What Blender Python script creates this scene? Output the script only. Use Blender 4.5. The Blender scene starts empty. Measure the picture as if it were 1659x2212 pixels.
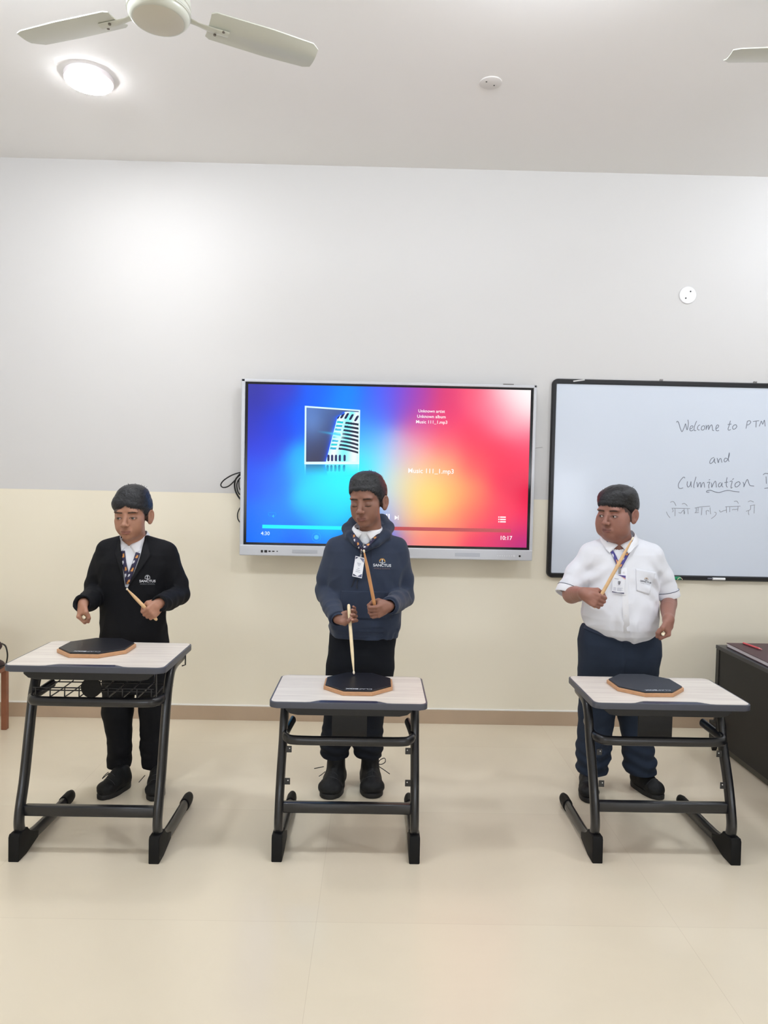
import bpy, bmesh, math, random
import numpy as np
from mathutils import Vector, Matrix
random.seed(7); RNG = np.random.default_rng(7)
SC = bpy.context.scene
COL = SC.collection
PI = math.pi

# ------------------------------------------------------------------ camera model (metres; x right, y into the room, z up)
FPX = 1540.0; EYE = 1.45
PITCH = math.atan(61/1540.); YAW = math.radians(0.63); ROLL = 0.0207
cf = np.array([math.sin(YAW)*math.cos(PITCH), math.cos(YAW)*math.cos(PITCH), -math.sin(PITCH)])
cr0 = np.array([math.cos(YAW), -math.sin(YAW), 0.]); cu0 = np.cross(cr0, cf)
cr = cr0*math.cos(ROLL)+cu0*math.sin(ROLL); cu = -cr0*math.sin(ROLL)+cu0*math.cos(ROLL)
CAM = np.array([0, 0, EYE])
def ray(px, py): return cf+cr*(px-829.5)/FPX-cu*(py-1106)/FPX
def aty(px, py, y): d = ray(px, py); return CAM+d*(y/d[1])
def atz(px, py, z): d = ray(px, py); return CAM+d*((z-EYE)/d[2])
cd = bpy.data.cameras.new('camera'); cam = bpy.data.objects.new('camera', cd); COL.objects.link(cam)
cd.sensor_fit = 'HORIZONTAL'; cd.sensor_width = 36; cd.lens = 36*FPX/1659; cd.clip_start = .05
M = Matrix.Identity(4)
for i in range(3):
    M[i][0] = cr[i]; M[i][1] = cu[i]; M[i][2] = -cf[i]; M[i][3] = CAM[i]
cam.matrix_world = M; SC.camera = cam

# ------------------------------------------------------------------ materials
def lin(c):
    if isinstance(c, (tuple, list)) and max(c) > 1.001: c = [v/255. for v in c]
    return tuple((v/12.92 if v <= .04045 else ((v+.055)/1.055)**2.4) for v in c)
def rgba(c): l = lin(c); return (l[0], l[1], l[2], 1)
def mat(name, c, rough=.5, metal=0., spec=.5, bump=0., bscale=200., attr=None, emit=None, estr=1., sss=0., coat=0., sheen=0., vary=0., vscale=8.):
    m = bpy.data.materials.new(name); m.use_nodes = True; nt = m.node_tree; b = nt.nodes['Principled BSDF']
    b.inputs['Base Color'].default_value = rgba(c); b.inputs['Roughness'].default_value = rough
    b.inputs['Metallic'].default_value = metal; b.inputs['Specular IOR Level'].default_value = spec
    if coat: b.inputs['Coat Weight'].default_value = coat; b.inputs['Coat Roughness'].default_value = .08
    if sheen: b.inputs['Sheen Weight'].default_value = sheen; b.inputs['Sheen Roughness'].default_value = .5
    if sss:
        b.inputs['Subsurface Weight'].default_value = sss; b.inputs['Subsurface Radius'].default_value = (1, .35, .2); b.inputs['Subsurface Scale'].default_value = .006
    src = None
    if attr:
        a = nt.nodes.new('ShaderNodeAttribute'); a.attribute_name = attr; src = a.outputs['Color']; nt.links.new(src, b.inputs['Base Color'])
    if vary:
        tc = nt.nodes.new('ShaderNodeTexCoord'); n = nt.nodes.new('ShaderNodeTexNoise'); n.inputs['Scale'].default_value = vscale; n.inputs['Detail'].default_value = 4
        nt.links.new(tc.outputs['Object'], n.inputs['Vector'])
        mr = nt.nodes.new('ShaderNodeMapRange'); mr.inputs['From Min'].default_value = .3; mr.inputs['From Max'].default_value = .7
        mr.inputs['To Min'].default_value = 1-vary; mr.inputs['To Max'].default_value = 1+vary
        nt.links.new(n.outputs['Fac'], mr.inputs['Value'])
        mx = nt.nodes.new('ShaderNodeMix'); mx.data_type = 'RGBA'; mx.blend_type = 'MULTIPLY'; mx.inputs['Factor'].default_value = 1
        if src is None: mx.inputs['A'].default_value = rgba(c)
        else: nt.links.new(src, mx.inputs['A'])
        nt.links.new(mr.outputs['Result'], mx.inputs['B']); nt.links.new(mx.outputs['Result'], b.inputs['Base Color'])
    if bump:
        tc = nt.nodes.new('ShaderNodeTexCoord'); n = nt.nodes.new('ShaderNodeTexNoise'); n.inputs['Scale'].default_value = bscale; n.inputs['Detail'].default_value = 3
        bp = nt.nodes.new('ShaderNodeBump'); bp.inputs['Strength'].default_value = bump; bp.inputs['Distance'].default_value = .002
        nt.links.new(tc.outputs['Object'], n.inputs['Vector']); nt.links.new(n.outputs['Fac'], bp.inputs['Height']); nt.links.new(bp.outputs['Normal'], b.inputs['Normal'])
    if emit is not None:
        b.inputs['Emission Color'].default_value = rgba(emit); b.inputs['Emission Strength'].default_value = estr
    return m
def N(m, t): return m.node_tree.nodes.new(t)
def L_(m, a, b): m.node_tree.links.new(a, b)

# ------------------------------------------------------------------ object helpers
def tag(o, label=None, cat=None, group=None, kind=None):
    if label: o['label'] = label
    if cat: o['category'] = cat
    if group: o['group'] = group
    if kind: o['kind'] = kind
    return o
def empty(name, loc, label, cat, group=None):
    o = bpy.data.objects.new(name, None); COL.objects.link(o); o.location = loc; o.empty_display_size = .05
    return tag(o, label, cat, group)
def put(name, me, m, parent=None, smooth=False):
    o = bpy.data.objects.new(name, me); COL.objects.link(o)
    if m is not None:
        for x in (m if isinstance(m, (list, tuple)) else [m]): me.materials.append(x)
    if smooth:
        me.polygons.foreach_set('use_smooth', np.ones(len(me.polygons), bool))
    if parent is not None:
        o.parent = parent
        o.matrix_parent_inverse = parent.matrix_basis.inverted() if parent.parent is None else Matrix.Identity(4)   # modelled in world coordinates
    return o
def mesh_np(name, V, Fc, col=None):
    me = bpy.data.meshes.new(name); V = np.asarray(V, np.float32); Fc = np.asarray(Fc, np.int32); n, k = Fc.shape
    me.vertices.add(len(V)); me.vertices.foreach_set('co', V.ravel())
    me.loops.add(n*k); me.loops.foreach_set('vertex_index', Fc.ravel())
    me.polygons.add(n); me.polygons.foreach_set('loop_start', np.arange(0, n*k, k, dtype=np.int32)); me.polygons.foreach_set('loop_total', np.full(n, k, np.int32))
    me.update(calc_edges=True); me.validate()
    if col is not None: setcol(me, col)
    return me
def setcol(me, col, name='Col'):
    a = me.color_attributes.new(name, 'FLOAT_COLOR', 'POINT'); c = np.ones((len(me.vertices), 4), np.float32); c[:, :3] = col; a.data.foreach_set('color', c.ravel())
class MB:
    def __init__(s): s.b = bmesh.new()
    def box(s, x0, x1, y0, y1, z0, z1, bev=0., seg=2):
        r = bmesh.ops.create_cube(s.b, size=1)['verts']
        for v in r: v.co = Vector(((x0+x1)/2+v.co.x*(x1-x0), (y0+y1)/2+v.co.y*(y1-y0), (z0+z1)/2+v.co.z*(z1-z0)))
        if bev:
            e = list({e for v in r for e in v.link_edges}); bmesh.ops.bevel(s.b, geom=e, offset=bev, segments=seg, affect='EDGES', profile=.5)
        return s
    def prism(s, pts, ax, a, b, bev=0., seg=2):
        """polygon pts (2D) extruded along axis ax ('x','y','z') from a to b"""
        def P(u, v, t):
            return {'x': (t, u, v), 'y': (u, t, v), 'z': (u, v, t)}[ax]
        lo = [s.b.verts.new(P(u, v, a)) for u, v in pts]; hi = [s.b.verts.new(P(u, v, b)) for u, v in pts]
        n = len(pts); fs = [s.b.faces.new(lo[::-1]), s.b.faces.new(hi)]
        for i in range(n): fs.append(s.b.faces.new((lo[i], lo[(i+1) % n], hi[(i+1) % n], hi[i])))
        if bev:
            e = list(fs[0].edges)+list(fs[1].edges); bmesh.ops.bevel(s.b, geom=e, offset=bev, segments=seg, affect='EDGES', profile=.5)
        return s
    def cyl(s, c, r, h, ax='z', n=32, r2=None, bev=0.):
        r2 = r if r2 is None else r2
        q = bmesh.ops.create_cone(s.b, cap_ends=True, segments=n, radius1=r, radius2=r2, depth=h)['verts']
        R = {'z': Matrix.Identity(3), 'y': Matrix.Rotation(PI/2, 3, 'X'), 'x': Matrix.Rotation(PI/2, 3, 'Y')}[ax]
        for v in q: v.co = R @ v.co+Vector(c)
        if bev:
            fs = {f for v in q for f in v.link_faces if len(f.verts) > 4}; e = list({e for f in fs for e in f.edges}); bmesh.ops.bevel(s.b, geom=e, offset=bev, segments=3, affect='EDGES', profile=.5)
        return s
    def lathe(s, prof, c=(0, 0, 0), ax='z', n=48):
        """prof: list of (radius, height)"""
        rings = []
        for r, h in prof:
            ring = []
            for i in range(n):
                a = 2*PI*i/n; p = (r*math.cos(a), r*math.sin(a), h)
                if ax == 'y': p = (p[0], h, p[1])
                if ax == 'x': p = (h, p[0], p[1])
                ring.append(s.b.verts.new(Vector(p)+Vector(c)))
            rings.append(ring)
        for a, b in zip(rings, rings[1:]):
            for i in range(n): s.b.faces.new((a[i], a[(i+1) % n], b[(i+1) % n], b[i]))
        s.b.faces.new(rings[0][::-1]); s.b.faces.new(rings[-1]); return s
    def tube(s, pts, rx, ry=None, n=16, up=(1, 0, 0), cap=True, taper=None):
        """sweep an ellipse (rx along 'up', ry across) along a polyline"""
        ry = rx if ry is None else ry; pts = [Vector(p) for p in pts]; rings = []; up = Vector(up)
        for i, p in enumerate(pts):
            t = (pts[min(i+1, len(pts)-1)]-pts[max(i-1, 0)]).normalized()
            u = (up-t*up.dot(t))
            if u.length < 1e-4: u = t.orthogonal()
            u.normalize(); w = t.cross(u); k = 1 if taper is None else taper[i]
            rings.append([s.b.verts.new(p+u*rx*k*math.cos(2*PI*j/n)+w*ry*k*math.sin(2*PI*j/n)) for j in range(n)])
        for a, b in zip(rings, rings[1:]):
            for j in range(n): s.b.faces.new((a[j], a[(j+1) % n], b[(j+1) % n], b[j]))
        if cap: s.b.faces.new(rings[0][::-1]); s.b.faces.new(rings[-1])
        return s
    def build(s, name, m, parent=None, smooth=False, angle=40):
        bmesh.ops.recalc_face_normals(s.b, faces=s.b.faces); me = bpy.data.meshes.new(name); s.b.to_mesh(me); s.b.free()
        if smooth:
            me.polygons.foreach_set('use_smooth', np.ones(len(me.polygons), bool))
            try: me.set_sharp_from_angle(angle=math.radians(angle))
            except Exception: pass
        return put(name, me, m, parent)
def spline(pts, n=6):
    P = [np.array(p, float) for p in pts]; P = [2*P[0]-P[1]]+P+[2*P[-1]-P[-2]]; out = []
    for i in range(1, len(P)-2):
        a, b, c, d = P[i-1:i+3]
        for k in range(n):
            t = k/n; out.append(.5*((2*b)+(-a+c)*t+(2*a-5*b+4*c-d)*t*t+(-a+3*b-3*c+d)*t**3))
    out.append(P[-2]); return out
def text_np(s, size=1., bold=0., sx=1.):
    """returns (V2 centred on x, faces) of a flat text"""
    cu_ = bpy.data.curves.new('t', 'FONT'); cu_.body = s; cu_.size = size; cu_.align_x = 'CENTER'; cu_.align_y = 'CENTER'; cu_.offset = bold; cu_.resolution_u = 3
    o = bpy.data.objects.new('t', cu_); COL.objects.link(o); dg = bpy.context.evaluated_depsgraph_get()
    me = bpy.data.meshes.new_from_object(o.evaluated_get(dg)); V = np.array([v.co[:2] for v in me.vertices]); V[:, 0] *= sx
    Fc = [tuple(p.vertices) for p in me.polygons]; bpy.data.objects.remove(o); bpy.data.meshes.remove(me); return V, Fc
def poly_mesh(name, V3, Fc):
    me = bpy.data.meshes.new(name); me.from_pydata([tuple(map(float, v)) for v in V3], [], Fc); me.update(); return me
def merge_mesh(name, parts):
    V = []; Fc = []; o = 0
    for v, f in parts:
        V += [tuple(map(float, q)) for q in v]; Fc += [tuple(i+o for i in q) for q in f]; o += len(v)
    me = bpy.data.meshes.new(name); me.from_pydata(V, [], Fc); me.update(); return me

# ------------------------------------------------------------------ implicit surfaces (for people and clothes)
LAT = RNG.random((32, 32, 32)).astype(np.float32)
def vnoise(P):
    i = np.floor(P).astype(np.int32); f = (P-i).astype(np.float32); f = f*f*(3-2*f); i &= 31; j = (i+1) & 31
    x0, y0, z0 = i[:, 0], i[:, 1], i[:, 2]; x1, y1, z1 = j[:, 0], j[:, 1], j[:, 2]; fx, fy, fz = f[:, 0], f[:, 1], f[:, 2]
    a = LAT[x0, y0, z0]*(1-fx)+LAT[x1, y0, z0]*fx; b = LAT[x0, y1, z0]*(1-fx)+LAT[x1, y1, z0]*fx
    c = LAT[x0, y0, z1]*(1-fx)+LAT[x1, y0, z1]*fx; d = LAT[x0, y1, z1]*(1-fx)+LAT[x1, y1, z1]*fx
    return (a*(1-fy)+b*fy)*(1-fz)+(c*(1-fy)+d*fy)*fz-.5
def A3(p): return np.asarray(p, np.float32)
class Cap:
    def __init__(s, a, b, ra, rb=None, flat=None):
        s.a = A3(a); s.b = A3(b); s.ra = ra; s.rb = ra if rb is None else rb; s.c = (s.a+s.b)/2; s.r = float(np.linalg.norm(s.b-s.a))/2+max(s.ra, s.rb)
    def ev(s, P, cc=None, rr=None):
        ba = s.b-s.a; pa = P-s.a; h = np.clip(pa@ba/max(float(ba@ba), 1e-9), 0, 1); q = pa-h[:, None]*ba
        return np.sqrt((q*q).sum(1))-(s.ra+(s.rb-s.ra)*h)
class Ell:
    def __init__(s, c, r, R=None):
        s.c = A3(c); s.rad = A3(r); s.r = float(max(r)); s.R = None if R is None else A3(R)
    def ev(s, P, cc=None, rr=None):
        q = P-s.c
        if s.R is not None: q = q@s.R
        k0 = np.sqrt(((q/s.rad)**2).sum(1)); k1 = np.sqrt(((q/(s.rad**2))**2).sum(1))
        return k0*(k0-1)/np.maximum(k1, 1e-6)
class Limb:
    """smooth tapering limb through several joints"""
    def __init__(s, pts, rad, n=5):
        q = spline([np.r_[p, r] for p, r in zip(pts, rad)], n); s.q = np.array(q, np.float32); s.caps = [Cap(a[:3], b[:3], float(a[3]), float(b[3])) for a, b in zip(s.q, s.q[1:])]
        s.c = A3(s.q[:, :3].mean(0)); s.r = float(np.linalg.norm(s.q[:, :3]-s.c, axis=1).max()+s.q[:, 3].max())
    def ev(s, P, cc=None, rr=None):
        d = None
        for c in s.caps: e = c.ev(P); d = e if d is None else np.minimum(d, e)
        return d
class Loft:
    """body of elliptical sections: rows (z, cx, cy, rx, ry_front, ry_back)"""
    def __init__(s, rows, n=2.3, grow=0.):
        r = sorted(rows); s.t = np.array(r, np.float32); s.t[:, 3:] += grow; s.n = n; s.z0 = s.t[0, 0]-grow*.3; s.z1 = s.t[-1, 0]+grow*.3
        s.c = A3((s.t[:, 1].mean(), s.t[:, 2].mean(), (s.z0+s.z1)/2)); s.r = float((s.z1-s.z0)/2+s.t[:, 3:].max()+.05)
    def ev(s, P, cc=None, rr=None):
        z = P[:, 2]; T = s.t; g = lambda i: np.interp(z, T[:, 0], T[:, i])
        rx = g(3); v = P[:, 1]-g(2); ry = np.where(v < 0, g(4), g(5)); u = np.abs(P[:, 0]-g(1))/rx; w = np.abs(v)/ry
        rho = (u**s.n+w**s.n)**(1/s.n); d = (rho-1)*np.minimum(rx, ry); e = np.maximum(s.z0-z, z-s.z1)
        return np.where(e > 0, np.sqrt(e*e+np.maximum(d, 0)**2), np.maximum(d, e))
class Fn:
    def __init__(s, f, c=None, r=None): s.f = f; s.c = c if c is None else A3(c); s.r = r
    def ev(s, P, cc=None, rr=None): return s.f(P)
class Field:
    def __init__(s, o=(0, 0, 0), R=None, sc=1.):
        s.ops = []; s.o = A3(o); s.R = None if R is None else A3(R); s.sc = sc; s.disp = None; s.c = None; s.r = None
    def u(s, p, k=.0): s.ops.append(('u', p, k)); return s
    def sub(s, p, k=.0): s.ops.append(('s', p, k)); return s
    def inter(s, p, k=.0): s.ops.append(('i', p, k)); return s
    def ev(s, P, cc=None, rr=None):
        if s.R is not None or s.sc != 1.:
            R = s.R if s.R is not None else np.eye(3, dtype=np.float32)
            P = (P-s.o)@R/s.sc
            if cc is not None: cc = (cc-s.o)@R/s.sc; rr = rr/s.sc
        d = None
        for kind, p, k in s.ops:
            if cc is not None and p.c is not None:
                if np.linalg.norm(cc-p.c)-p.r > rr+k+.02: continue
            if d is None and kind != 'u': continue
            e = p.ev(P, cc, rr)
            if d is None: d = e; continue
            if kind == 'u':
                if k: h = np.clip(.5+.5*(e-d)/k, 0, 1); d = e*(1-h)+d*h-k*h*(1-h)
                else: d = np.minimum(d, e)
            else:
                if kind == 's': e = -e
                if k: h = np.clip(.5-.5*(e-d)/k, 0, 1); d = e*(1-h)+d*h+k*h*(1-h)
                else: d = np.maximum(d, e)
        if d is None: return np.full(len(P), 1., np.float32)
        if s.disp is not None: d = d+s.disp(P)
        return d*s.sc
def polygonize(field, lo, hi, h, B=14):
    lo = np.asarray(lo, float); hi = np.asarray(hi, float); nb = np.ceil((hi-lo)/(h*B)).astype(int); NX, NY, NZ = nb*B+2
    bi = np.stack(np.meshgrid(*[np.arange(n) for n in nb], indexing='ij'), -1).reshape(-1, 3)
    cen = (lo+(bi+.5)*h*B).astype(np.float32); d = np.concatenate([field.ev(c) for c in np.array_split(cen, max(1, len(cen)//20000))])
    half = h*B*math.sqrt(3)/2; act = np.abs(d) < half*1.35+.014; bi = bi[act]; cen = cen[act]
    g = np.stack(np.meshgrid(*[np.arange(B+1)]*3, indexing='ij'), -1).reshape(-1, 3)
    keys = []; verts = []; quads = []
    E = [(a, b) for a in range(8) for b in range(8) if a < b and bin(a ^ b).count('1') == 1]
    off = np.array([[(a >> 0) & 1, (a >> 1) & 1, (a >> 2) & 1] for a in range(8)])
    for b, cc in zip(bi, cen):
        base = b*B; P = (lo+(g+base)*h).astype(np.float32); D = field.ev(P, cc, half).reshape(B+1, B+1, B+1); S = D < 0
        if S.all() or not S.any(): continue
        cs = [S[o[0]:B+o[0], o[1]:B+o[1], o[2]:B+o[2]] for o in off]; cnt = sum(c.astype(np.int8) for c in cs)
        idx = np.argwhere((cnt > 0) & (cnt < 8))
        if len(idx):
            dv = np.stack([D[idx[:, 0]+o[0], idx[:, 1]+o[1], idx[:, 2]+o[2]] for o in off], 1)
            acc = np.zeros((len(idx), 3)); n = np.zeros(len(idx))
            for a, c in E:
                m = (dv[:, a] < 0) != (dv[:, c] < 0); t = np.where(m, dv[:, a]/np.where(m, dv[:, a]-dv[:, c], 1), 0)
                p = off[a]+t[:, None]*(off[c]-off[a]); acc += p*m[:, None]; n += m
            v = lo+(base+idx+acc/n[:, None])*h; gi = base+idx
            keys.append(gi[:, 0]+NX*(gi[:, 1]+NY*gi[:, 2])); verts.append(v)
        for ax in range(3):
            sl0 = [slice(0, B)]*3; sl1 = [slice(0, B)]*3; sl1[ax] = slice(1, B+1); a = S[tuple(sl0)]; c = S[tuple(sl1)]
            e = np.argwhere(a != c)
            if not len(e): continue
            flip = a[e[:, 0], e[:, 1], e[:, 2]]; e = e+base; e1 = (ax+1) % 3; e2 = (ax+2) % 3
            q = []
            for da, db in ((0, 0), (1, 0), (1, 1), (0, 1)):
                w = e.copy(); w[:, e1] -= da; w[:, e2] -= db; q.append(w[:, 0]+NX*(w[:, 1]+NY*w[:, 2]))
            q = np.stack(q, 1); q[~flip] = q[~flip][:, ::-1]; quads.append(q)
    K = np.concatenate(keys); V = np.concatenate(verts); Q = np.concatenate(quads); o = np.argsort(K); K = K[o]; V = V[o]
    I = np.searchsorted(K, Q); I = np.clip(I, 0, len(K)-1); ok = (K[I] == Q).all(1); return V, I[ok][:, ::-1]
def trace(field, px, py, y0=2.4, y1=3.8):
    """where the sight line through a point of the photo meets a garment"""
    if isinstance(field, (list, tuple)):
        best = None
        for f in field:
            q, D = trace(f, px, py, y0, y1); best = q if best is None else np.where((q[:, 1] < best[:, 1])[:, None], q, best)
        return best, D
    px = np.atleast_1d(np.asarray(px, float)); py = np.atleast_1d(np.asarray(py, float))
    D = cf[None]+cr[None]*((px-829.5)/FPX)[:, None]-cu[None]*((py-1106)/FPX)[:, None]; D = D/D[:, 1:2]; L = np.linalg.norm(D, axis=1); t = np.full(len(px), y0)
    for _ in range(90):
        d = field.ev((CAM+D*t[:, None]).astype(np.float32)); t = np.minimum(t+d*.7/L, y1)
    return CAM+D*t[:, None], D/L[:, None]
def patch(fields, corners, nu, nv, lift=.003, thick=.0015):
    """four-cornered piece of cloth laid on a garment; corners in photo points, returns verts/faces"""
    c = np.array(corners, float); U, W = np.meshgrid(np.linspace(0, 1, nu), np.linspace(0, 1, nv), indexing='ij'); U = U.ravel()[:, None]; W = W.ravel()[:, None]
    p = c[0]*(1-U)*(1-W)+c[1]*U*(1-W)+c[2]*U*W+c[3]*(1-U)*W
    return sheet(fields, p, nu, nv, lift, thick)
def sheet(fields, p, nu, nv, lift, thick):
    best = None
    for f in (fields if isinstance(fields, (list, tuple)) else [fields]):
        q, D = trace(f, p[:, 0], p[:, 1])
        best = q if best is None else np.where((q[:, 1] < best[:, 1])[:, None], q, best)
    lift = np.asarray(lift); lift = lift[:, None] if lift.ndim else lift
    outer = best-D*(lift+thick); inner = best-D*(lift-thick*.2); n = nu*nv; V = np.concatenate([outer, inner]); Fc = []
    for i in range(nu-1):
        for j in range(nv-1):
            a = i*nv+j; b = a+1; c_ = a+nv+1; d = a+nv; Fc += [(a, b, c_, d), (n+d, n+c_, n+b, n+a)]
    for i in range(nu-1):
        a = i*nv; d = a+nv; Fc.append((a, d, n+d, n+a)); a = i*nv+nv-1; d = a+nv; Fc.append((a, n+a, n+d, d))
    for j in range(nv-1):
        a = j; b = j+1; Fc.append((a, n+a, n+b, b)); a = (nu-1)*nv+j; b = a+1; Fc.append((a, b, n+b, n+a))
    return V, Fc
def ribbon(fields, path, w, n=5, lift=.003, thick=.0012, seg=8):
    """strap of width w px along a path of photo points"""
    c = np.array(spline([np.array(p, float) for p in path], seg)); t = np.gradient(c, axis=0); t /= np.linalg.norm(t, axis=1)[:, None]; nn = np.stack([-t[:, 1], t[:, 0]], 1)
    s = np.linspace(-.5, .5, n); p = (c[:, None, :]+nn[:, None, :]*s[None, :, None]*w).reshape(-1, 2)
    return sheet(fields, p, len(c), n, lift, thick)+(c,)
# ================================================================== THE ROOM
WY = 4.287; CH = 3.318; XL = -2.75; XR = 4.6; YB = -3.6
def struct(o): o['kind'] = 'structure'; return o
m_wall = mat('wall_paint', (229, 227, 225), .55, bump=.05, bscale=60)
nt = m_wall.node_tree; b_ = nt.nodes['Principled BSDF']; tc = N(m_wall, 'ShaderNodeTexCoord'); sp = N(m_wall, 'ShaderNodeSeparateXYZ'); L_(m_wall, tc.outputs['Object'], sp.inputs[0])
gt = N(m_wall, 'ShaderNodeMath'); gt.operation = 'GREATER_THAN'; gt.inputs[1].default_value = 1.374; L_(m_wall, sp.outputs['Z'], gt.inputs[0])
mx = N(m_wall, 'ShaderNodeMix'); mx.data_type = 'RGBA'; mx.inputs['A'].default_value = rgba((243, 235, 215)); mx.inputs['B'].default_value = rgba((215, 213, 211))
L_(m_wall, gt.outputs[0], mx.inputs['Factor']); L_(m_wall, mx.outputs['Result'], b_.inputs['Base Color'])
m_ceil = mat('ceiling_paint', (244, 242, 240), .7)
m_floor = mat('floor_tile', (226, 213, 188), .2, spec=.32)
nt = m_floor.node_tree; b_ = nt.nodes['Principled BSDF']; tc = N(m_floor, 'ShaderNodeTexCoord')
br = N(m_floor, 'ShaderNodeTexBrick'); br.offset = 0; br.inputs['Scale'].default_value = 1; br.inputs['Brick Width'].default_value = 1.2; br.inputs['Row Height'].default_value = .8
br.inputs['Mortar Size'].default_value = .0009; br.inputs['Mortar Smooth'].default_value = .3
br.inputs['Color1'].default_value = rgba((232, 219, 195)); br.inputs['Color2'].default_value = rgba((235, 223, 199)); br.inputs['Mortar'].default_value = rgba((220, 206, 182))
mp = N(m_floor, 'ShaderNodeMapping'); mp.inputs['Location'].default_value = (.17, .1, 0); L_(m_floor, tc.outputs['Object'], mp.inputs[0]); L_(m_floor, mp.outputs[0], br.inputs['Vector'])
no = N(m_floor, 'ShaderNodeTexNoise'); no.inputs['Scale'].default_value = 1.3; no.inputs['Detail'].default_value = 5; no.inputs['Distortion'].default_value = 1.2; L_(m_floor, tc.outputs['Object'], no.inputs['Vector'])
mr = N(m_floor, 'ShaderNodeMapRange'); mr.inputs['From Min'].default_value = .3; mr.inputs['From Max'].default_value = .7; mr.inputs['To Min'].default_value = .965; mr.inputs['To Max'].default_value = 1.03; L_(m_floor, no.outputs['Fac'], mr.inputs['Value'])
mu = N(m_floor, 'ShaderNodeMix'); mu.data_type = 'RGBA'; mu.blend_type = 'MULTIPLY'; mu.inputs['Factor'].default_value = 1; L_(m_floor, br.outputs['Color'], mu.inputs['A']); L_(m_floor, mr.outputs['Result'], mu.inputs['B']); L_(m_floor, mu.outputs['Result'], b_.inputs['Base Color'])
m_base = mat('skirting_tile', (186, 164, 140), .3, vary=.05, vscale=5)
struct(MB().box(XL-.1, XR+.1, YB-.1, WY+.1, -.1, 0).build('floor', m_floor))
struct(MB().box(XL-.1, XR+.1, YB-.1, WY+.1, CH, CH+.1).build('ceiling', m_ceil))
struct(MB().box(XL-.1, XR+.1, WY, WY+.12, 0, CH).build('wall_back', m_wall))
struct(MB().box(XL-.12, XL, YB, WY, 0, CH).build('wall_left', m_wall))
struct(MB().box(XR, XR+.12, YB, WY, 0, CH).build('wall_right', m_wall))
struct(MB().box(XL-.1, XR+.1, YB-.12, YB, 0, CH).build('wall_front', m_wall))
m_basetop = mat('skirting_highlight', (246, 243, 236), .4)  # near-white strip paints the highlight of light caught on the skirting ledge
def skirting(nm, x0, x1, y0, y1):
    o = MB().box(x0, x1, y0, y1, 0, .085, .001).build(nm, m_base); struct(o)
    MB().box(x0, x1, y0+.001, y1, .0852, .093, .002).build('skirting_highlight_strip', m_basetop, o)
skirting('baseboard_back', XL, XR, WY-.014, WY)
skirting('baseboard_left', XL, XL+.014, YB, WY-.014); skirting('baseboard_right', XR-.014, XR, YB, WY-.014)
# hairline mark on the wall beside the screen
m_mark = mat('wall_mark', (165, 158, 152), .8)
tag(MB().tube([aty(1151, 975, WY-.0012), aty(1156, 968, WY-.0012), aty(1163, 967, WY-.0012), aty(1172, 966, WY-.0012)], .0012, .0012, 5, up=(0, 1, 0)).build('wall_scratch', m_mark), 'short thin grey scratch in the wall paint between screen and whiteboard', 'scratch')

# ------------------------------------------------------------------ lamps
m_lens = mat('lamp_lens', (255, 255, 255), .4, emit=(250, 252, 255), estr=95)
m_white = mat('white_plastic', (238, 238, 240), .35)
m_rim = mat('lamp_rim', (240, 232, 232), .4)
lx, ly = -1.378, 3.41; LC = (.90, .965, 1.06)
t = empty('ceiling_light', (lx, ly, CH), 'round white surface-mounted ceiling light, switched on, below left of the fan', 'ceiling light')
MB().lathe([(.106, CH-.0005), (.109, CH-.005), (.109, CH-.026), (.103, CH-.031), (.097, CH-.031)], (lx, ly, 0)).build('housing', m_rim, t, True)
MB().lathe([(.102, CH-.0305), (.102, CH-.034), (.094, CH-.037), (.05, CH-.0385), (.01, CH-.039)], (lx, ly, 0)).build('diffuser', m_lens, t, True)
def lamp(x, y, e, col=LC):
    """a domed surface lamp: light leaves it to the sides as well as down"""
    l = bpy.data.lights.new('room_lamp', 'POINT'); l.shadow_soft_size = .1; l.energy = e; l.color = col
    o = bpy.data.objects.new('room_lamp', l); COL.objects.link(o); o.location = (x, y, CH-.115); return o
lamp(2.9, 3.3, 17)
for x in (-1.4, .58, 2.7): lamp(x, 2.15, 38)
# added fill behind the camera, lifting the ceiling and far wall; no known window
for x in (-1.2, 2.6):
    l = bpy.data.lights.new('fill_light', 'AREA'); l.shape = 'RECTANGLE'; l.size = 1.9; l.size_y = 1.5; l.energy = 72; l.color = (.90, .96, 1.06)
    o = bpy.data.objects.new('fill_light', l); COL.objects.link(o); o.location = (x, YB+.03, 1.65); o.rotation_euler = (math.radians(108), 0, 0)
w = bpy.data.worlds.new('world'); SC.world = w; w.use_nodes = True; w.node_tree.nodes['Background'].inputs[0].default_value = (.9, .95, 1, 1); w.node_tree.nodes['Background'].inputs[1].default_value = .3

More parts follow.
